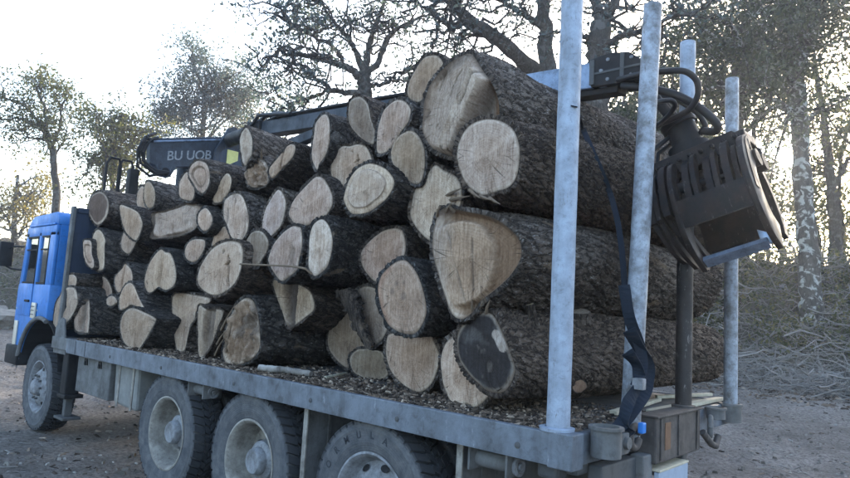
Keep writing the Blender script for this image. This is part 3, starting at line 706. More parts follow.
    rE = V[-1:].copy(); rE[..., 0] = ax[0]*L+S[-1, :, 0]*.9; rE[..., 2] = ax[2]*L+S[-1, :, 1]*.9
    V = np.concatenate([r0, V, rE]).reshape(-1, 3); R = Mr+2
    i, j = np.meshgrid(np.arange(R-1), np.arange(N), indexing='ij'); a_ = (i*C1+j).ravel()
    q = np.stack([a_, a_+1, a_+C1+1, a_+C1], 1)
    Uf = np.concatenate([U[:1], U, U[-1:]])*per; Vf = np.concatenate([Vv[:1]-.02, Vv, Vv[-1:]+.02])
    bsc = .65+.6*((seed*.73) % 1); bk = np.stack([Uf*bsc, Vf*bsc, np.full(Uf.shape, seed*1.37)], -1).reshape(-1, 3)
    bm_ = M_BARK2 if key in DARKB else (M_BARKB if idx % 3 == 0 or key in ('f3',) else M_BARK)
    raw_mesh('bark', V, q, bm_, root, True, {'bk': ('FLOAT_VECTOR', bk)})
    # ---- far cut face
    ring = np.stack([ax[0]*L+S[-1, :N, 0]*.91, np.full(N, -L+.004), ax[2]*L+S[-1, :N, 1]*.91], 1)
    cen = np.array([[ax[0]*L, -L-.002, ax[2]*L]])
    V = np.concatenate([cen, cen+(ring-cen)*.5, ring]); fs = np.concatenate([[0], np.full(N, .5), np.ones(N)]); ft = np.concatenate([[0], th, th])
    faces = [(0, 1+jx, 1+(jx+1) % N) for jx in range(N)]+[(1+jx, 1+(jx+1) % N, 1+N+(jx+1) % N, 1+N+jx) for jx in range(N)]
    face_obj(V, faces, np.tile(np.array(STYLE_T['plain'])*.9, (len(V), 1)), fs, ft)
    return root, c, rad
LOGOBJ = {}
for ii, k_ in enumerate(LOGS): LOGOBJ[k_] = build_log(k_, ii)

# branch stubs and knots on the big blackened log
def wood_disc(name, parent, loc, normal, r, h, collar=True, bark=M_BARKB, tintc=(.5, .42, .34)):
    n = Vector(normal).normalized(); q = n.to_track_quat('Z', 'Y').to_matrix()
    rg = np.random.default_rng(int(abs(loc[0])*1000) % 999); seg = 22
    a = np.linspace(0, 2*math.pi, seg, endpoint=False); rr = r*(1+.12*np.sin(a*2+1)+.07*rg.normal(size=seg)*.5)
    V = []; Fc = []
    prof = [(1.55, -h*.9), (1.18, -h*.1), (1.12, h*.85), (.98, h)]
    for s_, z_ in prof:
        for x_, ra in zip(a, rr): V.append(q @ Vector((math.cos(x_)*ra*s_, math.sin(x_)*ra*s_, z_)))
    for i in range(len(prof)-1):
        for j in range(seg): Fc.append((i*seg+j, i*seg+(j+1) % seg, (i+1)*seg+(j+1) % seg, (i+1)*seg+j))
    V2 = [q @ Vector((math.cos(x_)*ra*.97, math.sin(x_)*ra*.97, h*.98)) for x_, ra in zip(a, rr)]+[q @ Vector((0, 0, h*1.04))]
    me = bpy.data.meshes.new(name); me.from_pydata(V, [], Fc); me.materials.append(bark)
    at = me.attributes.new('bk', 'FLOAT_VECTOR', 'POINT'); at.data.foreach_set('vector', np.array(V, np.float32).ravel())
    o = bpy.data.objects.new(name, me); COL.objects.link(o); o.parent = parent; o.location = loc
    me2 = bpy.data.meshes.new('stub_face'); me2.from_pydata(V2, [], [(j, (j+1) % seg, seg) for j in range(seg)]); me2.materials.append(M_WOOD)
    for an, ty, fld, arr in (('ring', 'FLOAT', 'value', [.9]*seg+[0]), ('ang', 'FLOAT', 'value', list(a)+[0]), ('rnd', 'FLOAT', 'value', [.3]*(seg+1))):
        x_ = me2.attributes.new(an, ty, 'POINT'); x_.data.foreach_set(fld, np.asarray(arr, np.float32))
    x_ = me2.attributes.new('tint', 'FLOAT_COLOR', 'POINT'); x_.data.foreach_set('color', np.tile((*tintc, 1), (seg+1, 1)).astype(np.float32).ravel())
    o2 = bpy.data.objects.new('stub_face', me2); COL.objects.link(o2); o2.parent = o
    return o

# ------------------------------------------------------------------ truck
truck = empty('log_truck', (0, 0, 0))
tag(truck, 'blue-cab flatbed timber truck carrying the stacked logs', 'truck')
def part(mb, name, mat, parent=truck, smooth=False): return mb.build(name, mat, parent, smooth)

# bed: floor plate, side rails, end beam
part(MB().box(.03, 6.93, -1.205, 1.205, BED-.07, BED-.008, .004), 'bed_floor', M_BED)
for s in (1, -1):
    y0, y1 = (1.208, 1.25) if s > 0 else (-1.25, -1.208)
    rail = part(MB().box(.0, 6.40, y0, y1, BED-.155, BED, .006), 'side_rail', M_RAIL)
    mb = MB().box(.02, 6.38, min(y0, y1)-.03*(s > 0), max(y0, y1)+.03*(s < 0), BED-.158, BED-.146, .002)
    part(mb, 'rail_lip', M_RAIL, rail)
    part(MB().box(6.42, 6.92, y0-.02*s, y1-.02*s, BED-.14, BED-.004, .005), 'rail_end', M_GREYP, rail)
    if s > 0:
        for xx in (.28, 1.13, 1.95, 2.9, 4.1, 5.2):
            part(MB().lathe([(.001, .006), (.010, .006), (.016, .002), (.017, -.002)], 14, (xx, 1.2515, BED-.095), 'y'), 'rail_bolt', M_CHAS, rail, True)
        for xx in (5.85, 6.12):
            part(MB().box(xx-.006, xx+.006, 1.249, 1.2545, BED-.15, BED-.004, .001), 'rail_seam', M_CHAS, rail)
part(MB().box(-.012, .028, -1.245, 1.206, BED-.155, BED-.004, .006), 'end_beam', M_RAIL)
# end corner pieces
part(MB().prism([(-.035, BED-.165), (.10, BED-.165), (.10, BED+.006), (-.035, BED+.006)], 'y', 1.15, 1.262, .006), 'corner_plate', M_RAIL)
part(MB().lathe([(.045, -.012), (.085, -.010), (.088, .006), (.07, .010), (.058, .010)], 26, (.095, 1.185, BED+.012), 'z'), 'stake_collar', M_GALV, truck, True)

# stakes
def stake(p0, p1, r, mat, label, cap=True):
    p0 = np.array(p0, float); p1 = np.array(p1, float); n = 26
    t = np.linspace(0, 1, n)[:, None]; P = p0+(p1-p0)*t
    rr = r*(1+.012*np.sin(np.arange(n)*1.7))
    mb = MB().tube(P, rr, 28, True)
    o = part(mb, 'stake', mat, truck, True); o['label'] = label
    return o
stake((.092, 1.18, BED-.05), (.092, 1.18, 3.72), .058, M_GALV, 'thick pale blue-grey steel stake at the near rear corner')
stake((-.03, .63, BED-.1), (-.03, .43, 3.67), .054, M_STK2, 'scuffed grey steel stake with the strap knotted at its foot')
stake((-.05, -.10, BED-.05), (-.05, -.10, 2.66), .05, M_STK3, 'dark mottled lower stake section with flaking paint')
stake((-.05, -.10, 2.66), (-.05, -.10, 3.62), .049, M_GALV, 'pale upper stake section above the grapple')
stake((-.05, -1.03, BED-.06), (-.05, -1.03, 3.66), .048, M_STK2, 'short grey stake at the far rear corner')
# sockets on the end beam
def socket(x, y, z0, z1, r, mat):
    o = part(MB().lathe([(r*.8, z0), (r, z0+.004), (r, z1-.016), (r*1.16, z1-.014), (r*1.16, z1), (r*.86, z1+.002), (r*.84, z1-.03)], 30, (x, y, 0), 'z'), 'stake_socket', mat, truck, True)
    return o
socket(-.085, 1.02, BED-.115, BED+.035, .075, M_GREYP)
socket(-.05, -1.03, BED-.13, BED+.004, .075, M_GREYP)
socket(-.08, -.62, BED-.07, BED+.01, .06, M_GREYP)
M_WOODY = mat_flat('rust_brown', (.17, .10, .065), .9, .2, 20, .5)
o = part(MB().box(-.125, -.016, -.19, .50, BED-.215, BED+.035, .010), 'rear_box', M_RUST)
part(MB().box(-.14, -.008, -.20, .51, BED+.036, BED+.046, .003), 'box_lid', M_RUST, o)
for yy in (-.12, .18, .44): part(MB().box(-.134, -.1255, yy-.008, yy+.008, BED-.20, BED+.03, .002), 'box_rib', M_RUST, o)
part(MB().box(-.129, -.1255, .30, .38, BED-.15, BED+.0, .001), 'rust_patch', M_WOODY, o)
part(MB().lathe([(.04, -.01), (.07, -.008), (.072, .012), (.052, .016)], 24, (-.05, -.10, BED+.045), 'z'), 'stake_collar', M_RUST, truck, True)
# shackle lugs, hooks
def ring(c, R, r, n=(1, 0, 0), seg=24):
    q = Vector(n).to_track_quat('Z', 'Y').to_matrix(); a = np.linspace(0, 2*math.pi, seg+1)
    return [tuple(q @ Vector((R*math.cos(t), R*math.sin(t), 0))+Vector(c)) for t in a]
part(MB().box(-.11, -.015, .80, .90, BED-.12, BED-.01, .01).lathe([(.001, .0), (.03, .0), (.032, .02), (.001, .022)], 18, (-.132, .85, BED-.06), 'x'), 'hinge_lug', M_GREYP, truck, True)
part(MB().tube(ring((-.09, .70, BED-.05), .055, .020), .020, 10, False), 'tow_ring', M_RUST, truck, True)
part(MB().tube(ring((-.10, -.45, BED-.10), .06, .018, (1, .3, 0)), .018, 10, False), 'tow_ring', M_GREYP, truck, True)
part(MB().tube([(-.10, -.30, BED-.12), (-.13, -.38, BED-.20), (-.13, -.46, BED-.22), (-.12, -.54, BED-.17)], .022, 10), 'hook', M_RUST, truck, True)
part(MB().box(-.10, -.02, .48, .60, BED-.55, BED-.16, .008), 'rear_upright', M_GREYP)
part(MB().box(-.06, .02, .60, 1.0, BED-.62, BED-.17, .008), 'rear_panel', M_CHAS)
pl = part(MB().box(-.13, -.10, .03, .46, BED-.50, BED-.262, .004), 'rear_plate', M_PLATE)
part(MB().box(-.135, -.04, .03, .46, BED-.259, BED-.247, .002), 'plate_edge', M_BOARD, pl)
part(MB().box(.10, .22, 1.05, 1.16, BED-.25, BED-.16, .02).box(.02, .10, .98, 1.10, BED-.22, BED-.16, .02), 'hanging_bracket', M_CHAS)

# chassis and cross members
for s in (1, -1):
    part(MB().box(.05, 8.2, s*.42-.04, s*.42+.04, .72, BED-.075, .01), 'chassis_rail', M_CHAS)
for xx in (.5, 1.95, 3.4, 4.75, 5.6, 6.3):
    part(MB().box(xx-.05, xx+.05, -1.19, 1.19, BED-.155, BED-.073, .006), 'cross_member', M_CHAS)
for xx in (1.40, 2.73, 4.04, 7.42):
    part(MB().tube([(xx, -1.0, .53), (xx, 1.0, .53)], .075, 14), 'axle', M_CHAS, truck, True)

# wheels
def lettering(word, xc, zc, y, rad, phi0, dphi, size, parent):
    for i, ch in enumerate(word):
        cu = bpy.data.curves.new('lettering', 'FONT'); cu.body = ch; cu.size = size; cu.extrude = .002; cu.align_x = 'CENTER'; cu.offset = .0015
        to = bpy.data.objects.new('tmp', cu); COL.objects.link(to)
        me = bpy.data.meshes.new_from_object(to.evaluated_get(bpy.context.evaluated_depsgraph_get()))
        bpy.data.objects.remove(to)
        ph = R_(phi0-dphi*i); tx, tz = math.sin(ph), -math.cos(ph); ux, uz = math.cos(ph), math.sin(ph)
        Mx = Matrix(((-tx, -ux, 0, xc-ux*rad), (0, 0, 1, y), (tz, uz, 0, zc+uz*rad), (0, 0, 0, 1)))
        me.transform(Mx); me.materials.clear(); me.materials.append(M_LET)
        o = bpy.data.objects.new('lettering', me); COL.objects.link(o); o.parent = parent
M_LET = mat_flat('tyre_lettering', (.035, .037, .045), .8, .3, 30, .4)
def wheel(x, yc, s, kind, RAD=.53):
    """kind: 'deep' dished rear, 'disc' disc with hand holes, 'front' outset; s=+1 near side"""
    wroot = empty('wheel', (x, yc, RAD)); wroot.parent = truck
    k = RAD/.53
    prof = [(.300, -.118), (.335, -.135), (.40, -.146), (.452, -.149), (.462, -.153), (.470, -.149), (.492, -.142), (.496, -.132), (.498, -.06), (.498, .06), (.496, .132), (.492, .142), (.470, .149), (.462, .153), (.452, .149),
            (.40, .146), (.38, .1475), (.372, .144), (.335, .135), (.318, .130), (.300, .118)]
    mb = MB().lathe([(r*k, h) for r, h in prof], 84, (0, 0, 0), 'y')
    # tread blocks: shoulder and centre lugs with slanting grooves
    nb = 46
    for i in range(nb):
        a0 = 2*math.pi*i/nb
        for (h0, h1, w, off, sl) in ((-.139, -.052, .72, 0, .25), (.052, .139, .72, .5, -.25), (-.046, -.003, .62, .25, .2), (.003, .046, .62, .75, -.2)):
            c = a0+off*2*math.pi/nb; da = w*math.pi/nb; V = []
            for hh, sk in ((h0, -sl), (h1, sl)):
                edge = abs(hh) > .12
                for aa in (-da, da):
                    t = c+aa+sk*2*math.pi/nb
                    for rr in ((.485 if edge else .494), (.520 if edge else .532)):
                        V.append((math.cos(t)*rr*k, hh, math.sin(t)*rr*k))
            mb.add(V, [(0, 1, 3, 2), (4, 6, 7, 5), (0, 4, 5, 1), (2, 3, 7, 6), (1, 5, 7, 3), (0, 2, 6, 4)])
    ty = mb.build('tyre', M_TYRE, wroot, True)
    def Y(p): return [(r*k, h*s) for r, h in p]
    if kind == 'deep':
        rp = [(.318, .128), (.322, .136), (.308, .139), (.296, .128), (.283, .108), (.276, .05), (.268, -.05), (.255, -.075), (.20, -.082), (.12, -.080), (.10, -.078)]
        hp = [(.150, -.076), (.152, -.02), (.145, .020), (.125, .035), (.105, .038), (.098, .085), (.085, .100), (.03, .106), (.001, .106)]
    elif kind == 'disc':
        rp = [(.318, .128), (.322, .136), (.308, .139), (.296, .128), (.283, .105), (.268, .055), (.255, .04), (.225, .050), (.175, .085), (.15, .092), (.10, .092)]
        hp = [(.115, .090), (.112, .110), (.095, .118), (.088, .150), (.07, .162), (.001, .163)]
    else:
        rp = [(.318, .128), (.322, .136), (.308, .139), (.296, .125), (.280, .09), (.262, .05), (.235, .07), (.19, .125), (.165, .135), (.10, .135)]
        hp = [(.105, .13), (.10, .17), (.085, .185), (.06, .20), (.001, .202)]
    rim = MB().lathe(Y(rp), 64, (0, 0, 0), 'y').build('rim', M_RIM if kind == 'deep' else M_HUB, wroot, True)
    MB().lathe(Y(hp), 36, (0, 0, 0), 'y').build('hub', M_HUB, wroot, True)
    mb = MB(); rn = .185 if kind == 'deep' else .14; hb = {'deep': -.085, 'disc': .088, 'front': .132}[kind]
    for i in range(10):
        a = 2*math.pi*i/10
        mb.lathe([(.001, (hb+.038)*s), (.013, (hb+.036)*s), (.016, hb*s)], 6, (math.cos(a)*rn*k, 0, math.sin(a)*rn*k), 'y')
    mb.build('wheel_nuts', M_CHAS, wroot)
    if kind != 'deep':
        mb = MB(); ro, ho = (.228, .056) if kind == 'disc' else (.225, .088)
        for i in range(8):
            a = 2*math.pi*(i+.3)/8; t_ = Vector((-math.sin(a), 0, math.cos(a))); r_ = Vector((math.cos(a), 0, math.sin(a)))
            ctr = r_*ro*k+Vector((0, (ho+.010)*s, 0)); V = []
            for j in range(12):
                b = 2*math.pi*j/12; dr = math.sin(b)*.021
                V.append(ctr+t_*math.cos(b)*.034+r_*dr+Vector((0, -dr*.55*s, 0)))
            mb.add(V, [tuple(range(12))])
        mb.build('hand_holes', M_BLACK, wroot)
    return wroot, ty
for x in (4.04, 2.73):
    wheel(x, 1.045, 1, 'deep'); wheel(x, .70, 1, 'deep')
w3, ty3 = wheel(1.395, 1.045, 1, 'disc')
lettering('FORMULA', 0, 0, .1475, .405, 172, 16.5, .062, w3)
wheel(1.395, .70, 1, 'deep'); wheel(7.42, 1.03, 1, 'front')
for x in (4.04, 2.73, 1.395): wheel(x, -1.045, -1, 'deep')
wheel(7.42, -1.03, -1, 'front')

# mud panels between the wheels, tool box, canvas flap, winches
for xx in (2.07, .70):
    o = part(MB().box(xx, xx+.015, .72, 1.17, .50, BED-.16, .004), 'mud_panel', M_GREYP)
    part(MB().box(xx-.012, xx-.001, .95, .98, .50, BED-.16, .002), 'panel_rib', M_GREYP, o)
    part(MB().box(xx-.022, xx+.02, 1.172, 1.185, .50, BED-.16, .002), 'panel_edge', M_RIM, o)
o = part(MB().box(.655, .69, .97, 1.05, BED-.30, BED-.19, .01), 'marker_lamp', M_RUST)
tb = part(MB().box(5.42, 6.30, .75, 1.14, .62, BED-.16, .012), 'tool_box', M_GREYP)
for xx in (5.68, 6.06):
    part(MB().prism([(xx-.05, .93), (xx+.05, .93), (xx+.035, 1.0), (xx-.035, 1.0)], 'y', 1.1405, 1.150, .002).lathe([(.001, .012), (.02, .010), (.024, 0)], 12, (xx, 1.150, .95), 'y'), 'latch', M_BLACK, tb)
part(MB().prism([(4.78, .60), (5.30, .62), (5.34, 1.03), (4.80, 1.03)], 'y', .80, 1.13, .03), 'fuel_tank', M_FLAP)
part(MB().box(4.86, 4.90, 1.131, 1.140, .60, 1.03, .003).box(5.18, 5.22, 1.131, 1.140, .60, 1.03, .003), 'tank_strap', M_RIM)
def winch(x):
    o = part(MB().box(x-.13, x-.115, 1.02, 1.20, BED-.29, BED-.16, .004).box(x+.115, x+.13, 1.02, 1.20, BED-.29, BED-.16, .004).tube([(x-.115, 1.11, BED-.235), (x+.115, 1.11, BED-.235)], .045, 18), 'strap_winch', M_GREYP, truck, True)
    part(MB().lathe([(.05, 0), (.052, -.02), (.035, -.024), (.03, -.01), (.02, -.01), (.018, -.03), (.001, -.03)], 20, (x-.132, 1.11, BED-.235), 'x'), 'ratchet', M_HUB, o, True)
winch(3.56); winch(.50)

# headboard, outrigger leg
hb = part(MB().box(6.945, 6.985, -1.12, 1.12, BED-.10, 2.76, .006), 'headboard', M_NAVY)
for yy in (1.122, -1.162):
    part(MB().box(6.92, 7.0, yy, yy+.04, BED-.15, 2.775, .006), 'headboard_post', M_GREYP, hb)
part(MB().box(6.925, 6.943, -1.10, 1.10, 2.70, 2.765, .004), 'headboard_rail', M_NAVY, hb)
for yy in (.4, -.4):
    part(MB().box(6.926, 6.943, yy-.03, yy+.03, BED-.05, 2.69, .004), 'headboard_rib', M_NAVY, hb)
o = part(MB().box(6.46, 6.62, 1.03, 1.19, .55, 1.10, .015).box(6.42, 6.66, .99, 1.20, .51, .555, .01), 'outrigger_leg', M_BLACK)
part(MB().box(6.50, 6.58, 1.07, 1.15, .30, .52, .008).box(6.40, 6.68, 1.0, 1.2, .27, .30, .006), 'outrigger_foot', M_CHAS, o)
part(MB().prism([(6.52, 1.0), (6.90, 1.0), (6.90, 1.30), (6.74, 1.42), (6.66, 1.40)], 'y', 1.19, 1.21, .003), 'front_gusset', M_GREYP)

# cab
cab = empty('cab', (0, 0, 0)); cab.parent = truck
YC = 1.20
def arch(cx, cz, r, a0, a1, n=14): return [(cx+r*math.cos(R_(a)), cz+r*math.sin(R_(a))) for a in np.linspace(a0, a1, n)]
prof = [(7.30, 1.80), (8.50, 1.80), (8.52, 1.72), (8.50, 1.0), (8.46, .84), (8.14, .80)]+arch(7.46, .66, .70, 10, 100)+[(7.30, 1.345)]
part(MB().prism(prof, 'y', -YC, YC, .02), 'body', M_BLUE, cab, True)
# wheel arch lip
al = arch(7.46, .66, .715, 8, 108, 18)
mb = MB()
for (a, b) in zip(al[:-1], al[1:]): mb.tube([(a[0], YC+.012, a[1]), (b[0], YC+.012, b[1])], .028, 8)
part(mb, 'wheel_arch', M_GREYP, cab, True)
mb = MB()
for zz, r in ((0, 0),):
    pts = arch(7.46, .66, .69, 12, 170, 16)
    for (a, b) in zip(pts[:-1], pts[1:]):
        mb.add([(a[0], .75, a[1]), (b[0], .75, b[1]), (b[0], YC-.02, b[1]), (a[0], YC-.02, a[1]), (a[0], .75, a[1]+.02), (b[0], .75, b[1]+.02), (b[0], YC-.02, b[1]+.02), (a[0], YC-.02, a[1]+.02)],
               [(0, 1, 2, 3), (4, 7, 6, 5), (3, 2, 6, 7), (0, 4, 5, 1)])
part(mb, 'inner_guard', M_BLACK, cab)
# greenhouse: pillars, window surround, roof
for s in (1, -1):
    ya, yb = (YC-.05, YC-.002) if s > 0 else (-YC+.002, -YC+.05)
    part(MB().prism([(8.36, 1.79), (8.49, 1.79), (8.40, 2.48), (8.30, 2.48)], 'y', ya, yb, .012), 'pillar', M_BLUE, cab, True)
    part(MB().box(7.82, 7.90, ya, yb, 1.79, 2.48, .012), 'pillar', M_BLUE, cab, True)
    part(MB().box(7.302, 7.50, ya, yb, 1.79, 2.48, .014), 'pillar', M_BLUE, cab, True)
    part(MB().box(7.302, 8.40, ya, yb, 2.42, 2.56, .012), 'roof_rail', M_BLUE, cab, True)
    for (x0, x1) in ((7.90, 8.36), (7.50, 7.82)):
        ym = (ya+yb)/2
        wi = part(MB().prism([(x0, 1.81), (x1, 1.81), (x1-(.06 if x1 > 8 else 0), 2.42), (x0, 2.42)], 'y', ym-.003, ym+.003), 'window', M_GLASS, cab)
        yo = yb-.004 if s > 0 else ya-.006
        fm = MB().box(x0, x1, yo, yo+.01, 1.80, 1.825, .003).box(x0, x1-.05, yo, yo+.01, 2.405, 2.43, .003).box(x0, x0+.02, yo, yo+.01, 1.826, 2.404, .003).box(x0+.02, x1-.04, yo-.001, yo+.009, 2.24, 2.26, .002)
        part(fm, 'window_frame', M_BLACK, cab)
part(MB().prism([(7.30, 2.555), (8.42, 2.555), (8.36, 2.65), (8.22, 2.715), (7.42, 2.735), (7.30, 2.68)], 'y', -YC+.01, YC-.01, .03), 'roof', M_BLUE, cab, True)
part(MB().box(7.35, 8.3, YC-.012, YC+.012, 2.56, 2.585, .006), 'rain_gutter', M_BLUE, cab, True)
# rear wall with window opening
rw = MB().box(7.302, 7.34, -YC+.051, YC-.051, 1.79, 1.95, .004).box(7.302, 7.34, -YC+.051, YC-.051, 2.42, 2.56, .004)
for y0, y1 in ((YC-.30, YC-.051), (-.10, .10), (-YC+.051, -YC+.30)): rw.box(7.303, 7.339, y0, y1, 1.951, 2.419, .004)
part(rw, 'rear_wall', M_BLUE, cab)
for y0, y1 in ((.10, YC-.30), (-YC+.30, -.10)):
    wi = part(MB().box(7.315, 7.325, y0, y1, 1.95, 2.42, .0), 'rear_window', M_BLACK, cab)
    part(MB().box(7.296, 7.302, y0-.015, y0+.01, 1.94, 2.43, .001).box(7.296, 7.302, y1-.01, y1+.015, 1.94, 2.43, .001), 'seal', M_BLACK, cab)
part(MB().box(8.40, 8.44, -YC+.06, YC-.06, 1.80, 1.83, .004).box(8.30, 8.36, -YC+.06, YC-.06, 2.46, 2.56, .006), 'windscreen_frame', M_BLUE, cab)
part(MB().prism([(8.445, 1.82), (8.452, 1.82), (8.36, 2.47), (8.353, 2.47)], 'y', -YC+.06, YC-.06), 'windscreen', M_GLASS, cab)
part(MB().box(7.55, 7.85, -.9, -.3, 1.75, 2.25, .05).box(7.55, 7.85, .3, .9, 1.75, 2.25, .05), 'seats', M_BLACK, cab, True)
# door lines, handle, marker, step, bumper, lamp
dr = part(MB().box(7.895, 8.40, YC+.001, YC+.010, 1.06+.32, 1.80, .004), 'door', M_BLUE, cab, True)
part(MB().box(7.94, 8.10, YC+.012, YC+.030, 1.56, 1.59, .006), 'door_handle', M_BLACK, cab, True)
part(MB().box(7.62, 8.46, YC+.001, YC+.006, 1.455, 1.475, .002), 'trim_strip', M_PLATE, cab)
mk = part(MB().box(7.66, 7.80, YC+.007, YC+.030, 1.36, 1.56, .006), 'marker_lamp', M_LAMPW, cab, True)
for zz in (1.41, 1.46, 1.51): part(MB().box(7.67, 7.79, YC+.0305, YC+.034, zz-.006, zz+.006, .001), 'lamp_rib', M_GREYP, cab)
part(MB().box(8.12, 8.60, -1.24, 1.24, .72, .98, .03), 'bumper', M_BLACK, cab, True)
part(MB().box(8.30, 8.42, YC+.001, YC+.02, .98, 1.30, .006), 'corner_lamp', M_LAMPW, cab, True)
for s in (1,):
    part(MB().tube([(8.46, YC, 2.30), (8.62, YC+.08, 2.30), (8.68, YC+.12, 2.26)], .012, 8).tube([(8.46, YC, 1.98), (8.62, YC+.08, 1.99), (8.68, YC+.12, 2.02)], .012, 8), 'mirror_arm', M_BLACK, cab, True)
    part(MB().box(8.66, 8.72, YC+.06, YC+.23, 2.02, 2.36, .025), 'mirror', M_BLACK, cab, True)
part(MB().tube([(7.35, .95, 2.75), (7.45, .6, 2.80), (8.1, .6, 2.80), (8.2, .95, 2.76)], .014, 8).tube([(7.36, 1.0, 2.735), (7.36, -1.0, 2.79)], .012, 8), 'roof_rack', M_BLACK, cab, True)

# ------------------------------------------------------------------ loader crane
crane = empty('loader_crane', (7.13, -.35, BED)); tag(crane, 'dark blue hydraulic timber crane with boom reaching back over the logs', 'crane')
def cpart(mb, name, mat, parent=crane, smooth=False):
    o = mb.build(name, mat, parent, smooth)
    if parent is crane: o.matrix_parent_inverse = Matrix.Translation((-7.13, .35, -BED))
    return o
cpart(MB().tube([(7.13, -.35, BED-.3), (7.13, -.35, 2.6), (7.13, -.35, 3.9)], [.15, .14, .13], 26), 'column', M_CRANE, crane, True)
cpart(MB().box(7.0, 7.26, -.75, .05, BED-.35, BED-.05, .02), 'base', M_CHAS)
B0, B1 = Vector((6.9, -.6, 4.05)), Vector((.42, .0, 3.455))
def bl(t, dz=0, dy=0): p = B0.lerp(B1, t); return (p.x, p.y+dy, p.z+dz)
# cross beam seen above the logs
bmz = [(.28, 3.50), (.30, 3.80), (.22, 3.86), (-1.02, 4.18), (-1.06, 3.72), (-.10, 3.52), (-.02, 3.36), (.12, 3.36), (.20, 3.48)]
cb = cpart(MB().prism(bmz, 'x', 6.93, 7.05, .012), 'cross_beam', M_CRANE)
cpart(MB().tube([(6.925, .26, 3.80), (6.925, -.95, 4.115)], .014, 8), 'beam_edge', M_BOOM, cb, True)
cpart(MB().lathe([(.001, 0), (.05, 0), (.055, .012), (.02, .014)], 20, (6.918, .05, 3.43), 'x'), 'pin', M_BLACK, cb, True)
# lettering on the beam
def flat_text(txt, mat, parent, origin, right, up, size, nm='lettering'):
    cu = bpy.data.curves.new(nm, 'FONT'); cu.body = txt; cu.size = size; cu.extrude = .002; cu.offset = size*.012
    to = bpy.data.objects.new('tmp', cu); COL.objects.link(to)
    me = bpy.data.meshes.new_from_object(to.evaluated_get(bpy.context.evaluated_depsgraph_get())); bpy.data.objects.remove(to)
    r = Vector(right).normalized(); u = Vector(up).normalized(); n = r.cross(u)
    me.transform(Matrix(((r.x, u.x, n.x, origin[0]), (r.y, u.y, n.y, origin[1]), (r.z, u.z, n.z, origin[2]), (0, 0, 0, 1))))
    me.materials.clear(); me.materials.append(mat)
    o = bpy.data.objects.new(nm, me); COL.objects.link(o); o.parent = parent; return o
M_LETW = mat_flat('worn_lettering', (.26, .28, .31), .8, .2, 35, .9)
flat_text('BU UOB', M_LETW, cb, (6.924, .06, 3.585), (0, -1, .24), (0, .0, 1), .185)
# bracket plate with a hole and yellow sticker
pts_o = [(-.60, 3.52), (-.62, 3.88), (-.80, 4.24), (-.90, 4.29), (-.98, 4.24), (-1.12, 3.85), (-1.16, 3.50)]
bp = cpart(MB().prism(pts_o, 'x', 6.86, 6.915, .01), 'bracket_plate', M_CRANE)
cpart(MB().lathe([(.001, 0), (.17, 0), (.18, .012)], 30, (6.855, -.86, 3.78), 'x'), 'plate_hole', M_NAVY, bp, True)
cpart(MB().box(6.842, 6.852, -.98, -.80, 3.66, 3.92, .002), 'sticker', M_YEL, bp)
cpart(MB().lathe([(.001, -.03), (.07, -.03), (.075, .02)], 20, (6.86, -.89, 4.14), 'x'), 'pin', M_BLACK, bp, True)
cpart(MB().tube([(6.95, -.86, 4.08), bl(.21, .02)], .10, 16), 'cylinder', M_BLACK, crane, True)
# hose bundle at the beam's left end, operator guard rail
mb = MB()
for k, (dy, dz) in enumerate(((0, 0), (.03, .05), (.07, .02), (.10, -.04))):
    mb.tube([(6.90, .22+dy, 3.86+dz), (6.86, .34+dy, 3.80+dz), (6.88, .40+dy*.8, 3.62), (6.88, .36+dy, 3.45+dz), (6.9, .18+dy, 3.36+dz), (6.9, .02, 3.42)], .02, 8)
cpart(mb, 'hose_bundle', M_HOSE, crane, True)
mb = MB()
for dy in (.0, .16):
    mb.tube([(7.1, .42+dy, 2.6), (7.1, .42+dy, 3.42), (7.1, .45+dy, 3.50), (7.1, .56+dy, 3.50), (7.1, .60+dy, 3.42), (7.1, .60+dy, 2.6)], .018, 8)
mb.box(7.02, 7.14, .36, .48, 3.0, 3.4, .01)
cpart(mb, 'guard_rail', M_BLACK, crane, True)
# boom
def bar(p0, p1, w, h, taper=1.0, bev=.008):
    p0 = Vector(p0); p1 = Vector(p1); d = (p1-p0); L = d.length; q = d.normalized().to_track_quat('X', 'Z').to_matrix().to_4x4()
    mb = MB(); T = Matrix.Translation(p0) @ q
    mb.prism([(-w/2, -h/2), (w/2, -h/2), (w/2*taper, h/2), (-w/2*taper, h/2)], 'x', 0, L, bev, 0, T); return mb
cpart(bar(bl(.20), bl(.72), .17, .17), 'boom', M_CRANE)
cpart(bar(bl(.70), bl(1.0), .17, .19), 'boom_extension', M_BOOM)
cpart(bar(bl(.70, -.115), bl(1.01, -.115), .12, .05), 'boom_underside', M_BLACK)
mb = MB(); mb.prism([(.14, 3.34), (.55, 3.37), (.57, 3.57), (.40, 3.59), (.27, 3.565), (.12, 3.44)], 'y', -.10, .10, .008)
bh = cpart(mb, 'boom_head', M_BLACK)
cpart(MB().box(.30, .33, .1005, .108, 3.37, 3.57, .002).box(.52, .555, .1005, .112, 3.38, 3.56, .002).box(.14, .54, .1005, .106, 3.45, 3.465, .001), 'head_rib', M_CHAS, bh)
mbb = MB()
for xx, zz in ((.25, 3.40), (.25, 3.52), (.42, 3.40), (.42, 3.54), (.47, 3.47)): mbb.lathe([(.001, .012), (.012, .010), (.014, 0)], 8, (xx, .1005, zz), 'y')
cpart(mbb, 'head_bolts', M_HUB, bh)
mb = MB()
for dy in (-.07, -.03, .03, .07): mb.tube([bl(.21, .05, dy), bl(.3, .13, dy), bl(.6, .125, dy), bl(.8, .11, dy)], .016, 8)
cpart(mb, 'boom_hose', M_HOSE, crane, True)
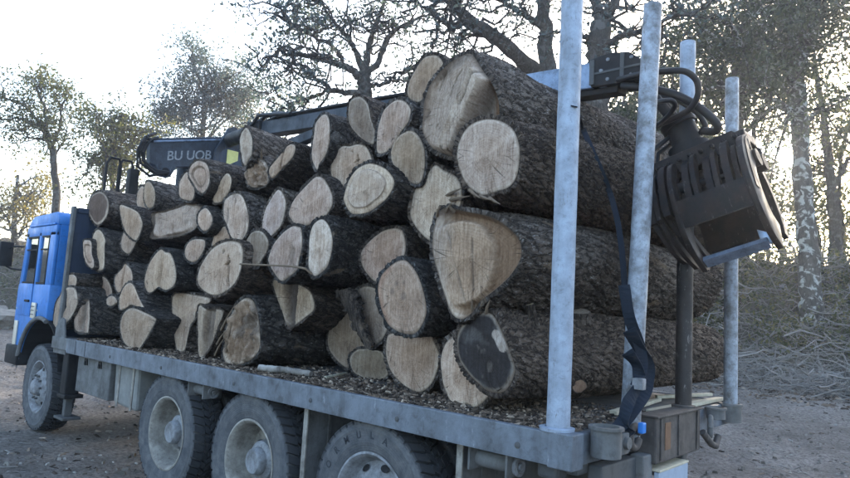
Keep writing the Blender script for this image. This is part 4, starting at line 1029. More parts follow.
# knuckle beside the log pile and its curved hose
cpart(MB().tube([bl(.19, .08), bl(.23, .19), bl(.28, .19), bl(.34, .12)], .03, 10).tube([bl(.20, -.05, .16), bl(.25, .14, .17), bl(.36, .10, .14)], .022, 8), 'knuckle_hose', M_HOSE, crane, True)
kc = bl(.215); cpart(MB().box(kc[0]-.16, kc[0]+.14, kc[1]-.14, kc[1]+.14, kc[2]-.20, kc[2]+.10, .03), 'knuckle', M_BLACK)
cpart(bar((6.95, -.6, 3.45), bl(.42, -.14), .11, .11), 'lift_cylinder', M_CRANE)
# rotator and link
O = onY(654, 192, -.10); XH = np.array((-.953, 0, .303)); ZH = np.array((.303, 0, .953)); YH = np.array((0, 1.0, 0))
GM = Matrix(((XH[0], YH[0], ZH[0], O[0]), (XH[1], YH[1], ZH[1], O[1]), (XH[2], YH[2], ZH[2], O[2]), (0, 0, 0, 1)))
def gp(a, y, z): return tuple(O+XH*a+YH*y+ZH*z)
cpart(MB().tube([gp(.30, 0, .10), gp(.30, 0, .20)], .13, 24).tube([gp(.30, 0, .20), gp(.29, 0, .36)], .095, 20).tube([gp(.29, 0, .34), gp(.28, 0, .39)], .115, 20), 'rotator', M_BLACK, crane, True)
cpart(MB().tube([gp(.28, .05, .38), (.20, .06, 3.36)], .035, 10).tube([gp(.28, -.05, .38), (.20, -.06, 3.36)], .035, 10).tube([(.2, -.13, 3.38), (.2, .13, 3.38)], .04, 12), 'link', M_BLACK, crane, True)
def hose(pts, Y, r, name='hose'):
    P = np.array([onY(u, v, y) for (u, v), y in zip(pts, Y)])
    t = np.linspace(0, len(P)-1, 46); Q = np.stack([np.interp(t, np.arange(len(P)), P[:, i]) for i in range(3)], 1)
    for _ in range(5): Q[1:-1] = (Q[:-2]+2*Q[1:-1]+Q[2:])/4
    cpart(MB().tube(Q, r, 10), name, M_HOSE, crane, True)
hose([(618, 80), (640, 74), (665, 71), (686, 70), (698, 80), (699, 96), (690, 110), (675, 118), (655, 126), (646, 132)], [.1, .2, .22, .2, .15, .12, .1, .06, .02, 0], .020)
hose([(622, 86), (650, 88), (675, 94), (695, 104), (710, 116), (719, 126), (716, 132), (704, 131)], [.1, .1, .08, .06, .04, .02, 0, -.02], .026)
hose([(655, 99), (648, 105), (660, 101), (672, 100), (676, 105), (670, 114), (660, 124)], [.3, .34, .24, .18, .14, .1, .05], .016)
hose([(660, 96), (680, 101), (698, 113), (706, 126), (700, 134)], [-.05, -.05, -.06, -.08, -.1], .018)
# grapple: head frame, hinge lugs, claws
gr = empty('grapple', tuple(O)); gr.parent = crane; gr.matrix_parent_inverse = Matrix.Translation((-7.13, .35, -BED))
gr.matrix_basis = GM
def gpart(mb, name, mat, smooth=False):
    o = mb.build(name, mat, gr, smooth); return o
mb = MB().prism([(-.03, .02), (.03, .135), (.60, .135), (.67, .05), (.67, -.02), (.60, .02), (.06, .0), (.0, -.10)], 'y', -.15, -.12, .006)
mb.prism([(-.03, .02), (.03, .135), (.60, .135), (.67, .05), (.67, -.02), (.60, .02), (.06, .0), (.0, -.10)], 'y', .12, .15, .006)
mb.box(-.01, .66, -.118, .118, .06, .13, .008)
gpart(mb, 'head_frame', M_GRAP)
gpart(MB().tube([(-.02, .07, -.06), (.68, .07, -.06)], .055, 18), 'hinge_bar', M_GRAP, True)
gpart(MB().tube([(-.02, -.07, -.06), (.68, -.07, -.06)], .055, 18), 'hinge_bar', M_GRAP, True)
def curve_band(profile, a0, a1, th, shear=0.0):
    """sheet bent along profile (y,z), from a0 to a1 across, th thick outward"""
    P = np.array(profile, float); T = np.gradient(P, axis=0); T /= np.linalg.norm(T, axis=1)[:, None]; Nn = np.stack([-T[:, 1], T[:, 0]], 1)
    if Nn[:, 0].sum() < 0: Nn = -Nn
    ou = P+Nn*th; V = []
    for p, q in zip(P, ou):
        sh = shear*max(0, -p[1])
        V += [(a0+sh, p[0], p[1]), (a1+sh, p[0], p[1]), (a1+sh, q[0], q[1]), (a0+sh, q[0], q[1])]
    n = len(P); Fc = []
    for i in range(n-1):
        b = i*4
        for k in range(4): Fc.append((b+k, b+(k+1) % 4, b+4+(k+1) % 4, b+4+k))
    Fc += [(0, 3, 2, 1), (4*n-4, 4*n-3, 4*n-2, 4*n-1)]
    return V, Fc
def arcp(pts, n=20):
    P = np.array(pts, float); t = np.linspace(0, len(P)-1, n*3); Q = np.stack([np.interp(t, np.arange(len(P)), P[:, i]) for i in range(2)], 1)
    for _ in range(8): Q[1:-1] = (Q[:-2]+2*Q[1:-1]+Q[2:])/4
    return Q[np.linspace(0, len(Q)-1, n).astype(int)]
CL = arcp([(.08, .04), (.20, .0), (.29, -.12), (.325, -.26), (.31, -.42), (.25, -.53), (.15, -.60)], 26)
# outer claw: solid side plates, broad front band, lower blade
def plate(a0, th, depth):
    T = np.gradient(CL, axis=0); T /= np.linalg.norm(T, axis=1)[:, None]; Nn = np.stack([-T[:, 1], T[:, 0]], 1); Nn = Nn if Nn[:, 0].sum() > 0 else -Nn
    ou = CL+Nn*.06; inn = CL-Nn*depth
    poly = [tuple(q) for q in ou]+[tuple(q) for q in inn[::-1]]
    return MB().prism(poly, 'x', a0, a0+th, .004)
gpart(plate(.20, .032, .05), 'claw_side', M_GRAP, True)
gpart(plate(.625, .036, .13), 'claw_side', M_GRAP, True)
gpart(MB().add(*curve_band(CL[12:17], .2325, .6245, .05)), 'claw_band', M_GRAP, True)
gpart(MB().add(*curve_band(CL[23:26], .2325, .60, .03)).prism([(.56, -.50), (.624, -.545), (.624, -.60), (.56, -.60)], 'y', .16, .19, .004), 'claw_blade', M_BLADE, True)
# hinge lugs and inner claws
for i, a0 in enumerate((.02, .075, .13, .21, .275, .335, .40, .455, .52, .57, .625)):
    gpart(MB().add(*curve_band(arcp([(.09, .04), (.17, .0), (.24, -.12), (.28, -.30)], 10), a0, a0+(.028 if i % 2 else .042), .03+.02*(i % 3))), 'hinge_lug', M_GRAP, True)
gpart(MB().add(*curve_band(arcp([(.03, .0), (.06, -.06), (.09, -.16), (.09, -.30)], 10), .0, .62, .02)), 'hinge_housing', M_GRAP, True)
for a0, e_ in ((-.045, -.50), (.0, -.56), (.05, -.60), (.10, -.58)):
    gpart(MB().add(*curve_band(arcp([(.10, .0), (.18, -.06), (.24, -.22), (.23, -.38), (.17, (e_-.38)/2-.03), (.08, e_)], 18), a0, a0+.026, .05, .24)), 'inner_claw', M_GRAP, True)
P = np.array(CL)[:20]
for a0 in (.12, .36, .58):
    V, Fc = curve_band(P, a0, a0+.03, .06); gpart(MB().add([(v[0], -v[1], v[2]) for v in V], Fc), 'rear_claw', M_GRAP, True)
V, Fc = curve_band(CL[3:19], .13, .60, .02); gpart(MB().add([(v[0], -v[1], v[2]) for v in V], Fc), 'rear_claw_plate', M_GRAP, True)
for i in range(9): gpart(MB().lathe([(.001, .034), (.013, .030), (.016, .010)], 8, (.05+i*.07, .14, .085), 'y'), 'frame_bolt', M_GRAP)
for y_ in (.045, -.05): gpart(MB().tube([(.22, y_, .30), (.12, y_+.1, .22), (.08, y_+.12, .10), (.12, .2, -.04), (.16, .235, -.10)], .016, 10), 'claw_hose', M_HOSE, True)
gpart(MB().tube([(.10, .22, -.10), (.36, .24, -.13)], .034, 14).tube([(.36, .24, -.13), (.56, .25, -.16)], .018, 10), 'claw_cylinder', M_BLACK, True)

# ------------------------------------------------------------------ strap, boards, sticks on the load
bpy.context.view_layer.update()
DG = bpy.context.evaluated_depsgraph_get()
def hit(u, v, off=.015):
    d = Vector(ray(u, v)).normalized(); ok, loc, nrm, *_ = scene.ray_cast(DG, Vector(CAM), d)
    return np.array(loc-d*off) if ok else None
def ribbon(pts, width, th, name, parent, twist=None):
    P = np.array(pts, float); t = np.linspace(0, len(P)-1, len(P)*5); P = np.stack([np.interp(t, np.arange(len(P)), P[:, i]) for i in range(3)], 1)
    for _ in range(3): P[1:-1] = (P[:-2]+2*P[1:-1]+P[2:])/4
    T = np.gradient(P, axis=0); T /= np.linalg.norm(T, axis=1)[:, None]; V = []
    for i, p in enumerate(P):
        vd = CAM-p; vd = np.array([vd[0], vd[1], 0])/np.linalg.norm(vd)
        if twist: a = twist*math.sin(i*.35); vd = vd*math.cos(a)+np.cross(T[i], vd)*math.sin(a)
        w_ = np.cross(T[i], vd); w_ /= np.linalg.norm(w_); n_ = np.cross(w_, T[i])
        for a, b in ((-1, -1), (1, -1), (1, 1), (-1, 1)): V.append(p+w_*a*width/2+n_*b*th/2)
    n = len(P); Fc = [(0, 3, 2, 1), (4*n-4, 4*n-3, 4*n-2, 4*n-1)]
    for i in range(n-1):
        for k in range(4): Fc.append((i*4+k, i*4+(k+1) % 4, i*4+4+(k+1) % 4, i*4+4+k))
    return MB().add(V, Fc).build(name, M_STRAP, parent, False)
strap = empty('ratchet_strap', (-.02, .5, BED)); tag(strap, 'dark webbing strap over the big logs, knotted round a rear stake', 'strap')
def spart(o): o.matrix_parent_inverse = Matrix.Translation((.02, -.5, -BED)); return o
top = [hit(u, v) for u, v in ((574, 106), (582, 126), (591, 148), (601, 170))]
top = [p for p in top if p is not None]
tail = [onX(611, 195, .26), onX(618, 222, .16), onX(622, 250, .10), onX(625, 290, .06), onX(628, 330, .05), onX(631, 372, .04), onX(634, 400, .03), onX(622, 432, -.03)]
spart(ribbon(top+tail, .034, .004, 'webbing', strap))
spart(ribbon([onX(624, 285, -.075), onX(629, 318, -.095), onX(640, 346, -.105), onX(643, 366, -.11), onX(636, 386, -.11)], .060, .005, 'webbing_tail', strap, .3))
spart(ribbon([onX(629, 330, -.09), onX(640, 350, -.10), onX(650, 368, -.10), onX(646, 392, -.10), onX(632, 412, -.10), onX(616, 430, -.08)], .070, .005, 'webbing_tail', strap, .5))
spart(ribbon([onX(627, 352, -.09), onX(638, 366, -.105), onX(640, 384, -.11), onX(628, 402, -.10), onX(622, 425, -.09), onX(632, 438, -.10)], .065, .005, 'webbing_tail', strap, .7))
spart(MB().box(-.03, .03, -.025, .025, -.03, .03, .006, 0, Matrix.Translation(tuple(onX(639, 384, -.12)))).build('buckle', M_HUB, strap))
spart(MB().box(-.015, .015, -.022, .022, -.028, .028, .006, 0, Matrix.Translation(tuple(onX(642, 428, -.14)))).build('hook_cover', M_BLUE, strap))

def stick(name, label, pts, r0, r1, mat, sides=10, cat='stick'):
    P = np.array(pts, float); t = np.linspace(0, len(P)-1, 18); Q = np.stack([np.interp(t, np.arange(len(P)), P[:, i]) for i in range(3)], 1)
    o = MB().tube(Q-Q[0], np.linspace(r0, r1, 18)*(1+.08*np.sin(np.arange(18)*2.1)), sides).build(name, mat, None, True, tuple(Q[0]))
    return tag(o, label, cat)
stick('branch_piece', 'short barkless branch lying on the bed edge before the dark barked log', [onZ(259, 368, BED+.035), onZ(285, 370, BED+.035), onZ(311, 374, BED+.03)], .028, .024, M_TWIG)
stick('thin_stick', 'thin bare stick poking out across the almond-shaped streaked log end', [onY(240, 264, 1.13), onY(262, 265, 1.16), onY(290, 266, 1.17), onY(305, 268.5, 1.15), onY(312, 274, 1.10)], .007, .009, M_SPL, 8)
stick('wood_splinter', 'pale sliver of wood lying among bark crumbs on the bed', [onZ(325, 378, BED+.012), onZ(338, 375, BED+.018), onZ(347, 373, BED+.012)], .014, .008, M_BOARD, 6)
for nm, lb, a, b, wd in (('offcut_board', 'longer yellowish split board beside the far rear stake', (650, 412), (722, 398), .09), ('offcut_board', 'short yellowish splinter board beneath the dark mottled stake', (612, 413), (660, 399), .06),
                         ('offcut_board', 'narrow pale lath across the far end of the bed', (655, 397), (712, 394), .04)):
    p0 = onZ(*a, BED+.012); p1 = onZ(*b, BED+.016); d = p1-p0; L = np.linalg.norm(d); an = math.atan2(d[1], d[0])
    mb = MB().prism([(0, -wd/2), (L*.5, -wd*.42), (L, -wd*.2), (L*.96, wd*.3), (L*.4, wd*.5), (.02, wd*.4)], 'z', -.012, .012, .004)
    o = mb.build(nm, M_BOARD, None, False, tuple(p0)); o.rotation_euler = (0, 0, an); tag(o, lb, 'board')

# branch stubs and knots on the blackened log
rt = LOGOBJ['h2'][0]
def on_bark(u, v):
    d = Vector(ray(u, v)).normalized(); ok, loc, nrm, *_ = scene.ray_cast(DG, Vector(CAM), d); return loc-Vector(rt.location), nrm
p_, n_ = on_bark(531, 318); wood_disc('branch_stub', rt, p_, Vector((.05, .35, 1)), .030, .085, tintc=(.42, .36, .26))
p_, n_ = on_bark(579, 316); wood_disc('branch_stub', rt, p_, Vector((-.25, .3, 1)), .06, .035, tintc=(.30, .26, .22))
p_, n_ = on_bark(577, 386); wood_disc('knot', rt, p_, n_+Vector((-.3, .5, 0)), .040, .03, tintc=(.26, .17, .12))
# bark flap on the grey log, splinters on torn ends
fl = LOGOBJ['e8'][0]
P = []
mb = MB(); rg = np.random.default_rng(3)
le = [(336, 291), (341, 300), (347, 312), (353, 326), (360, 338), (366, 348)]; re_ = [(352, 287), (358, 294), (362, 306), (365, 320), (370, 334), (375, 345)]
fl0 = np.array(fl.location); nu, nv = 9, 26; V = []
for side in (0, 1):
    for i in range(nv):
        t_ = i/(nv-1)*5; L_ = [np.interp(t_, range(6), [c[k] for c in le]) for k in (0, 1)]; R2 = [np.interp(t_, range(6), [c[k] for c in re_]) for k in (0, 1)]
        for j in range(nu):
            f_ = j/(nu-1); u, v = L_[0]*(1-f_)+R2[0]*f_, L_[1]*(1-f_)+R2[1]*f_
            if j in (0, nu-1): u += rg.normal()*1.6; v += rg.normal()*1.2
            bul = .03+.07*math.sin(f_*math.pi)+.018*mnoise.noise(Vector((i*.6, j*.8, 3)))
            V.append(onY(u, v, .76+bul-.02*side)-fl0)
Fc = []
for side in (0, 1):
    o_ = side*nu*nv
    for i in range(nv-1):
        for j in range(nu-1): Fc.append((o_+i*nu+j, o_+i*nu+j+1, o_+(i+1)*nu+j+1, o_+(i+1)*nu+j))
n_ = nu*nv
for i in range(nv-1):
    for j in (0, nu-1): Fc.append((i*nu+j, (i+1)*nu+j, n_+(i+1)*nu+j, n_+i*nu+j))
for j in range(nu-1):
    for i in (0, nv-1): Fc.append((i*nu+j, i*nu+j+1, n_+i*nu+j+1, n_+i*nu+j))
o = mb.add(V, Fc).build('bark_flap', M_BARKB, fl, True)
at = o.data.attributes.new('bk', 'FLOAT_VECTOR', 'POINT'); at.data.foreach_set('vector', np.array([v.co for v in o.data.vertices], np.float32).ravel())
for key, spots in (('b8', [(221, 330, 236, 303), (217, 344, 226, 330), (215, 355, 224, 338), (226, 352, 232, 322)]), ('g2', [(252, 160, 256, 150), (262, 160, 262, 148)]), ('f3', [(480, 196, 492, 200), (490, 198, 500, 204), (470, 190, 480, 198)]), ('h2', [(474, 316, 472, 300), (480, 314, 482, 303), (486, 314, 490, 300), (478, 315, 476, 304)]), ('h1', [(437, 216, 441, 205), (446, 212, 452, 203), (454, 212, 449, 204)]), ('f4', [(446, 196, 462, 188), (450, 200, 470, 196)])):
    rt = LOGOBJ[key][0]; l0 = np.array(rt.location); mb = MB()
    for (u0, v0, u1, v1) in spots:
        p0 = onY(u0, v0, l0[1]-.01)-l0; p1 = onY(u1, v1, l0[1]+.05)-l0
        mb.tube([p0, (p0*.5+p1*.5)+np.array([.004, .004, .0]), p1], [.012, .009, .002], 5)
    mb.build('splinter', M_SPL, rt)

# ------------------------------------------------------------------ bark crumbs and sawdust on the bed
def chips(name, label, n, fpos, size, mats, seed, flat=.35):
    rg = np.random.default_rng(seed); P = fpos(n, rg); n = len(P)
    s = size[0]+(size[1]-size[0])*rg.random(n)**2.2
    a = rg.random(n)*6.28; L = s*(1+1.6*rg.random(n)); W_ = s*(.35+.4*rg.random(n)); H = s*flat*(.5+rg.random(n))
    ca, sa = np.cos(a), np.sin(a); tl = rg.normal(size=n)*.35
    base = np.array([(-1, -1, -.2), (1, -.8, -.2), (1.1, .9, -.2), (-.9, 1, -.2), (-.6, -.5, 1), (.7, -.6, 1), (.5, .6, 1), (-.6, .5, 1)])
    X = base[None, :, 0]*L[:, None]/2; Y = base[None, :, 1]*W_[:, None]/2; Z = base[None, :, 2]*H[:, None]+X*tl[:, None]*.5
    V = np.stack([P[:, None, 0]+X*ca[:, None]-Y*sa[:, None], P[:, None, 1]+X*sa[:, None]+Y*ca[:, None], P[:, None, 2]+Z], -1).reshape(-1, 3)
    q = np.array([(4, 5, 6, 7), (0, 4, 7, 3), (1, 2, 6, 5), (0, 1, 5, 4), (3, 7, 6, 2)])
    Q = (q[None]+np.arange(n)[:, None, None]*8).reshape(-1, 4)
    o = raw_mesh(name, V, Q, mats, None, False, {'lv': ('FLOAT', np.repeat(rg.random(n), 8))})
    return tag(o, label, None, None, 'stuff')
def mat_chip(name, stops):
    t = NT(name); return t.done(t.ramp(t.attr('lv', 'Fac'), stops), .95, 0, None, .15)
M_CRUMB = mat_chip('bark_crumbs', [(0, (.018, .014, .012)), (.5, (.075, .056, .044)), (.8, (.15, .11, .085)), (1, (.36, .29, .23))])
M_STONE = mat_chip('stone_chips', [(0, (.06, .052, .046)), (.6, (.15, .135, .12)), (1, (.32, .30, .28))])
def bed_pos(n, rg):
    x = rg.random(n)*6.3+.05; y = 1.2-np.abs(rg.normal(size=n))*.28
    y = np.where(rg.random(n) < .35, 1.2-rg.random(n)*.9, y); keep = (y > -1.18)
    return np.stack([x, y, np.full(n, BED-.004)+.012*rg.random(n)*(y < 1.1)], 1)[keep]
chips('bark_crumbs', 'bark crumbs and sawdust scattered over the bed', 10000, bed_pos, (.005, .030), M_CRUMB, 5)
def bed_pos2(n, rg):
    x = .05+rg.random(n)*2.2; y = 1.19-rg.random(n)*1.2*(x < .9)-rg.random(n)*.5*(x >= .9)
    return np.stack([x, y, np.full(n, BED-.004)], 1)
chips('bark_crumbs', 'finer sawdust drifted over the rear of the bed', 6000, bed_pos2, (.004, .016), M_CRUMB, 6)
def near_ground(n, rg):
    r = 1.5+22*rg.random(n)**1.6; a = YAW+(rg.random(n)-.5)*1.9
    x = CAM[0]+r*np.cos(a); y = CAM[1]+r*np.sin(a); k = bank_d(x, y) < 1.0; x, y = x[k], y[k]
    return np.stack([x, y, ter(x, y)-.004], 1)
chips('gravel', 'small stones and clods strewn over the dirt', 16000, near_ground, (.008, .045), M_STONE, 8, .6)
chips('wood_chips', 'brown bark scraps and wood chips on the dirt', 11000, near_ground, (.008, .06), M_CRUMB, 9, .25)

# ------------------------------------------------------------------ trees
class Tree:
    def __init__(s, seed): s.rg = np.random.default_rng(seed); s.V = []; s.Q = []; s.n = 0; s.anch = []
    def tube(s, P, r, sides):
        V, Q = tube_arrays(P, r, sides, False); s.V.append(V); s.Q.append(np.array(Q)+s.n); s.n += len(V)
    def limb(s, p0, p1, r0, r1, wob=.12, n=9, sag=0.0, sides=6):
        p0 = np.array(p0); p1 = np.array(p1); L = np.linalg.norm(p1-p0); t = np.linspace(0, 1, n)[:, None]
        P = p0+(p1-p0)*t
        w_ = np.cumsum(s.rg.normal(size=(n, 3)), axis=0)*wob*L/n; w_ -= w_[0]; w_ = w_-w_[-1]*t*.5
        P = P+w_; P[:, 2] += sag*L*np.sin(t[:, 0]*math.pi)
        s.tube(P, np.linspace(r0, r1, n), sides); return P
    def poly(s, pts, r0, r1, sides=10, n=22, wob=.02):
        P = np.array(pts, float); t = np.linspace(0, len(P)-1, n); Q = np.stack([np.interp(t, np.arange(len(P)), P[:, i]) for i in range(3)], 1)
        for _ in range(2): Q[1:-1] = (Q[:-2]+2*Q[1:-1]+Q[2:])/4
        Q[1:-1] += s.rg.normal(size=(n-2, 3))*wob
        s.tube(Q, np.linspace(r0, r1, n)*(1+.06*s.rg.normal(size=n)), sides); return Q
    def spread(s, P, r, nsub, lsub, up=.15, twigs=4, ltw=.6, tmin=.25, bias=None, leafy=1.0, wob=.5):
        """sub-branches and twigs along polyline P"""
        rg = s.rg; k = len(P)
        for _ in range(nsub):
            i = int((tmin+(1-tmin)*rg.random())*(k-1)); p = P[i]
            d = rg.normal(size=3); d[2] = d[2]*.6+up
            tg = P[min(i+1, k-1)]-P[max(i-1, 0)]; d = d/np.linalg.norm(d)+.5*tg/(np.linalg.norm(tg)+1e-9)
            if bias is not None: d = d+np.array(bias)
            d /= np.linalg.norm(d); L = lsub*(.5+.8*rg.random()); rr = max(.012, r*(.35+.3*rg.random()))
            B = s.limb(p, p+d*L, rr, rr*.35, wob, 8, 0, 5)
            for _ in range(twigs):
                j = int((.35+.65*rg.random())*(len(B)-1)); d2 = rg.normal(size=3); d2[2] = d2[2]*.7+.15; d2 = d2/np.linalg.norm(d2)+d*.6
                d2 /= np.linalg.norm(d2); L2 = ltw*(.5+rg.random()); C = s.limb(B[j], B[j]+d2*L2, max(.008, rr*.35), .004, .5, 5, 0, 3)
                if rg.random() < leafy:
                    s.anch.append(C[-1]); s.anch.append(C[-2]*.5+C[2]*.5)
                if rg.random() < .6*leafy: s.anch.append(C[2])
    def build(s, name, label, base, bark, leafmat, per, size, rad, group=None, cat='tree', dens=1.0, thin=None):
        root = empty(name, base); tag(root, label, cat, group); b = np.array(base)
        raw_mesh('trunk', np.concatenate(s.V)-b, np.concatenate(s.Q), bark, root, True)
        if s.anch and per > 0:
            rg = s.rg; A = np.array(s.anch); n = len(A)*per
            C = np.repeat(A, per, 0)+rg.normal(size=(n, 3))*rad
            if thin is not None: C = C[thin(C)]
            n = len(C)
            nn = rg.normal(size=(n, 3)); nn[:, 2] += .5; nn /= np.linalg.norm(nn, axis=1)[:, None]
            t = np.cross(nn, rg.normal(size=(n, 3))); t /= np.linalg.norm(t, axis=1)[:, None]; q = np.cross(nn, t)
            L = size*(.6+.8*rg.random(n))[:, None]; W_ = L*(.38+.2*rg.random(n))[:, None]
            V = np.stack([C-t*L, C+q*W_+nn*L*.12, C+t*L, C-q*W_+nn*L*.12], 1).reshape(-1, 3)-b
            cl = (np.sin(C[:, 0]*2.1)*np.sin(C[:, 1]*2.3+1)*np.sin(C[:, 2]*1.9)+1)/2
            lv = np.clip(.55*rg.random(n)+.45*cl, 0, 1)
            raw_mesh('crown', V, np.arange(4*n).reshape(-1, 4), leafmat, root, False, {'lv': ('FLOAT', np.repeat(lv, 4))})
        return root
SUNN = SUN/np.linalg.norm(SUN)
def sungap(C):
    # leaves cleared along the camera-to-sun line so the sun shows through
    d = C-CAM; t = d@SUNN; r = np.linalg.norm(d-t[:, None]*SUNN, axis=1)
    return (r > .42) & ((r > 1.1) | (np.random.default_rng(4).random(len(C)) < .6))
def gpt(p): return np.array([p[0], p[1], float(ter(p[0], p[1]))-.12])
def g0(u, D): p = PD(u, 300, D); return gpt(p)

# lichen-barked oak on the bank beside the sun
t = Tree(11); b = gpt(PD(812, 300, 21)); 
tr = t.poly([b, PD(809, 262, 21), PD(803, 190, 21), PD(798, 85, 20.8)], .30, .21, 14, 26, .015)
l1 = t.poly([tr[-1], PD(796, 50, 20.8), PD(789, 0, 20.5), PD(784, -70, 20), PD(770, -150, 19.6)], .17, .06)
l2 = t.poly([tr[-1], PD(806, 48, 21), PD(818, 5, 21.3), PD(824, -70, 21.6)], .16, .05)
l3 = t.poly([PD(799, 95, 20.8), PD(780, 62, 20.4), PD(755, 40, 20), PD(728, 25, 19.6)], .10, .04)
l4 = t.poly([PD(801, 130, 20.9), PD(818, 110, 21.2), PD(838, 98, 21.6), PD(868, 90, 22)], .07, .03)
l5 = t.poly([PD(800, 120, 20.8), PD(778, 100, 20.3), PD(752, 90, 19.8), PD(735, 80, 19.4)], .07, .03)
for l, ns in ((l1, 34), (l2, 26), (l3, 30), (l5, 18)): t.spread(l, .09, ns, 2.1, .12, 7, .8, .15)
t.spread(l4, .06, 9, 1.5, .1, 4, .7, .3, leafy=.6)
t.build('oak_tree', 'tall oak on the bank with white lichen patches, sun glaring beside its trunk', tuple(b), M_TBL, M_LEAF_D, 11, .07, .15, 'trees on the bank', thin=sungap)
# slimmer trunk further back
t = Tree(12); b = gpt(PD(836, 245, 28)); tr = t.poly([b, PD(835, 215, 28), PD(829, 170, 28), PD(826, 130, 28), PD(815, 60, 28)], .26, .08)
l = t.poly([PD(832, 190, 28), PD(845, 165, 28.5), PD(862, 140, 29)], .10, .04)
t.spread(tr, .06, 22, 2.2, .2, 5, .9, .5, leafy=.55); t.spread(l, .05, 8, 1.6, .2, 4, .8, .3, leafy=.5)
t.build('oak_tree', 'slim brown leaning oak farther up the bank past the lichen-patched trunk', tuple(b), M_TB, M_LEAF_G, 7, .07, .15, 'trees on the bank', thin=sungap)
# dense evergreen oaks behind the grapple
for k, (u, D, top_v, hw, seed, lbl) in enumerate(((742, 24, -60, 3.0, 21, 'dense dark evergreen oak rising behind the far rear stake'), (668, 22, 10, 2.6, 22, 'dense dark evergreen oak behind the grapple and worn stake'),
        (705, 31, -10, 3.6, 23, 'evergreen oak farther back, between the two dense dark oaks'), (612, 27, 45, 3.0, 24, 'low dark evergreen oak beyond the boom head'), (585, 20, 70, 2.0, 25, 'small evergreen oak half hidden behind the huge split log'))):
    t = Tree(seed); b = g0(u, D); top = PD(u, top_v, D); H = top[2]-b[2]
    tr = t.poly([b, b+np.array([.2, .1, H*.3]), b+np.array([-.15, .3, H*.62])], .20, .11)
    for j in range(9):
        p = tr[int((.35+.65*j/9)*(len(tr)-1))]; a = j*2.4+t.rg.random(); hz = t.rg.random()
        e = b+np.array([math.cos(a)*hw*(.5+.5*t.rg.random()), math.sin(a)*hw*(.5+.5*t.rg.random()), H*(.35+.62*hz)])
        L = t.limb(p, e, .09, .03, .35, 10, .08); t.spread(L, .05, 9, 1.4, .15, 6, .7, .25)
    t.build('evergreen_oak', lbl, tuple(b), M_TB, M_LEAF_D, 9, .07, .16, 'evergreen oaks on the bank', thin=sungap)
# gnarled oaks above the load
t = Tree(31); b = gpt(PD(597, 60, 14.5)); tr = t.poly([b, PD(596, 110, 14.5), PD(597, 60, 14.5), PD(601, 22, 14.4)], .28, .24, 14)
l1 = t.poly([tr[-1], PD(612, 8, 14.3), PD(628, -20, 14.2), PD(645, -80, 14)], .15, .05); l2 = t.poly([tr[-1], PD(596, 5, 14.5), PD(590, -30, 14.8), PD(588, -90, 15)], .14, .05)
l3 = t.poly([PD(598, 50, 14.5), PD(620, 36, 14), PD(650, 30, 13.6), PD(680, 10, 13.2)], .10, .03); l4 = t.poly([PD(597, 40, 14.5), PD(578, 34, 14.2), PD(560, 30, 14)], .07, .03)
for l, ns in ((l1, 16), (l2, 16), (l3, 14), (l4, 7)): t.spread(l, .07, ns, 1.3, .1, 5, .6, .25, leafy=.5, wob=.8)
t.build('gnarled_oak', 'thick gnarled oak trunk rising behind the boom of the crane', tuple(b), M_TB, M_LEAF_B, 9, .05, .11, 'gnarled oaks above the load')
t = Tree(32); b = gpt(PD(546, 60, 15.5)); tr = t.poly([b, PD(550, 110, 15.5), PD(547, 50, 15.5), PD(543, 0, 15.4), PD(538, -60, 15.3)], .26, .12, 12)
lb_ = t.poly([PD(549, 85, 15.5), PD(528, 66, 14.6), PD(510, 50, 14), PD(492, 34, 13.6), PD(468, 20, 13.2), PD(448, 2, 13), PD(430, -25, 12.8)], .21, .08, 12)
l3 = t.poly([PD(545, 30, 15.4), PD(525, 14, 15), PD(505, 2, 14.8), PD(480, -12, 14.5)], .09, .04); l5 = t.poly([PD(470, 22, 13.2), PD(452, 28, 12.9), PD(440, 20, 12.7), PD(425, 8, 12.5)], .07, .03)
for l, ns in ((tr[12:], 10), (lb_[6:], 22), (l3, 14), (l5, 8)): t.spread(l, .07, ns, 1.3, .1, 5, .6, .2, leafy=.5, wob=.9)
t.build('gnarled_oak', 'forked gnarled oak with one heavy limb arching over the huge split log', tuple(b), M_TB, M_LEAF_B, 9, .05, .11, 'gnarled oaks above the load')
t = Tree(33); b = gpt(PD(366, 95, 15.5)); tr = t.poly([b, PD(367, 130, 15.5), PD(365, 95, 15.5), PD(364, 74, 15.4)], .20, .17, 12)
LB = [([(364, 78), (345, 66), (325, 60), (304, 54), (280, 52), (262, 60)], .11), ([(363, 74), (369, 55), (371, 36), (380, 12), (392, -15)], .11), ([(364, 74), (356, 50), (346, 34), (332, 20), (318, -5)], .09),
      ([(366, 92), (345, 92), (330, 90), (314, 76), (300, 62), (286, 70)], .09), ([(366, 76), (378, 62), (386, 44), (397, 28), (420, 18), (440, 6)], .09), ([(330, 90), (312, 98), (290, 104), (272, 116)], .05), ([(345, 66), (335, 46), (310, 36), (290, 20), (276, 2)], .06), ([(366, 85), (385, 84), (402, 70), (420, 66)], .06)]
for pts, r in LB:
    D = 15.4; P = t.poly([PD(u, v, D+(i*.12*(1 if u > 366 else -1))) for i, (u, v) in enumerate(pts)], r, .025, 8, 22, .03)
    t.spread(P, .055, 15, 1.1, .08, 6, .6, .3, leafy=.40, wob=.9)
t.build('gnarled_oak', 'spreading gnarled oak with bare twisting branches against the white sky', tuple(b), M_TB, M_LEAF_B, 10, .05, .11, 'gnarled oaks above the load')
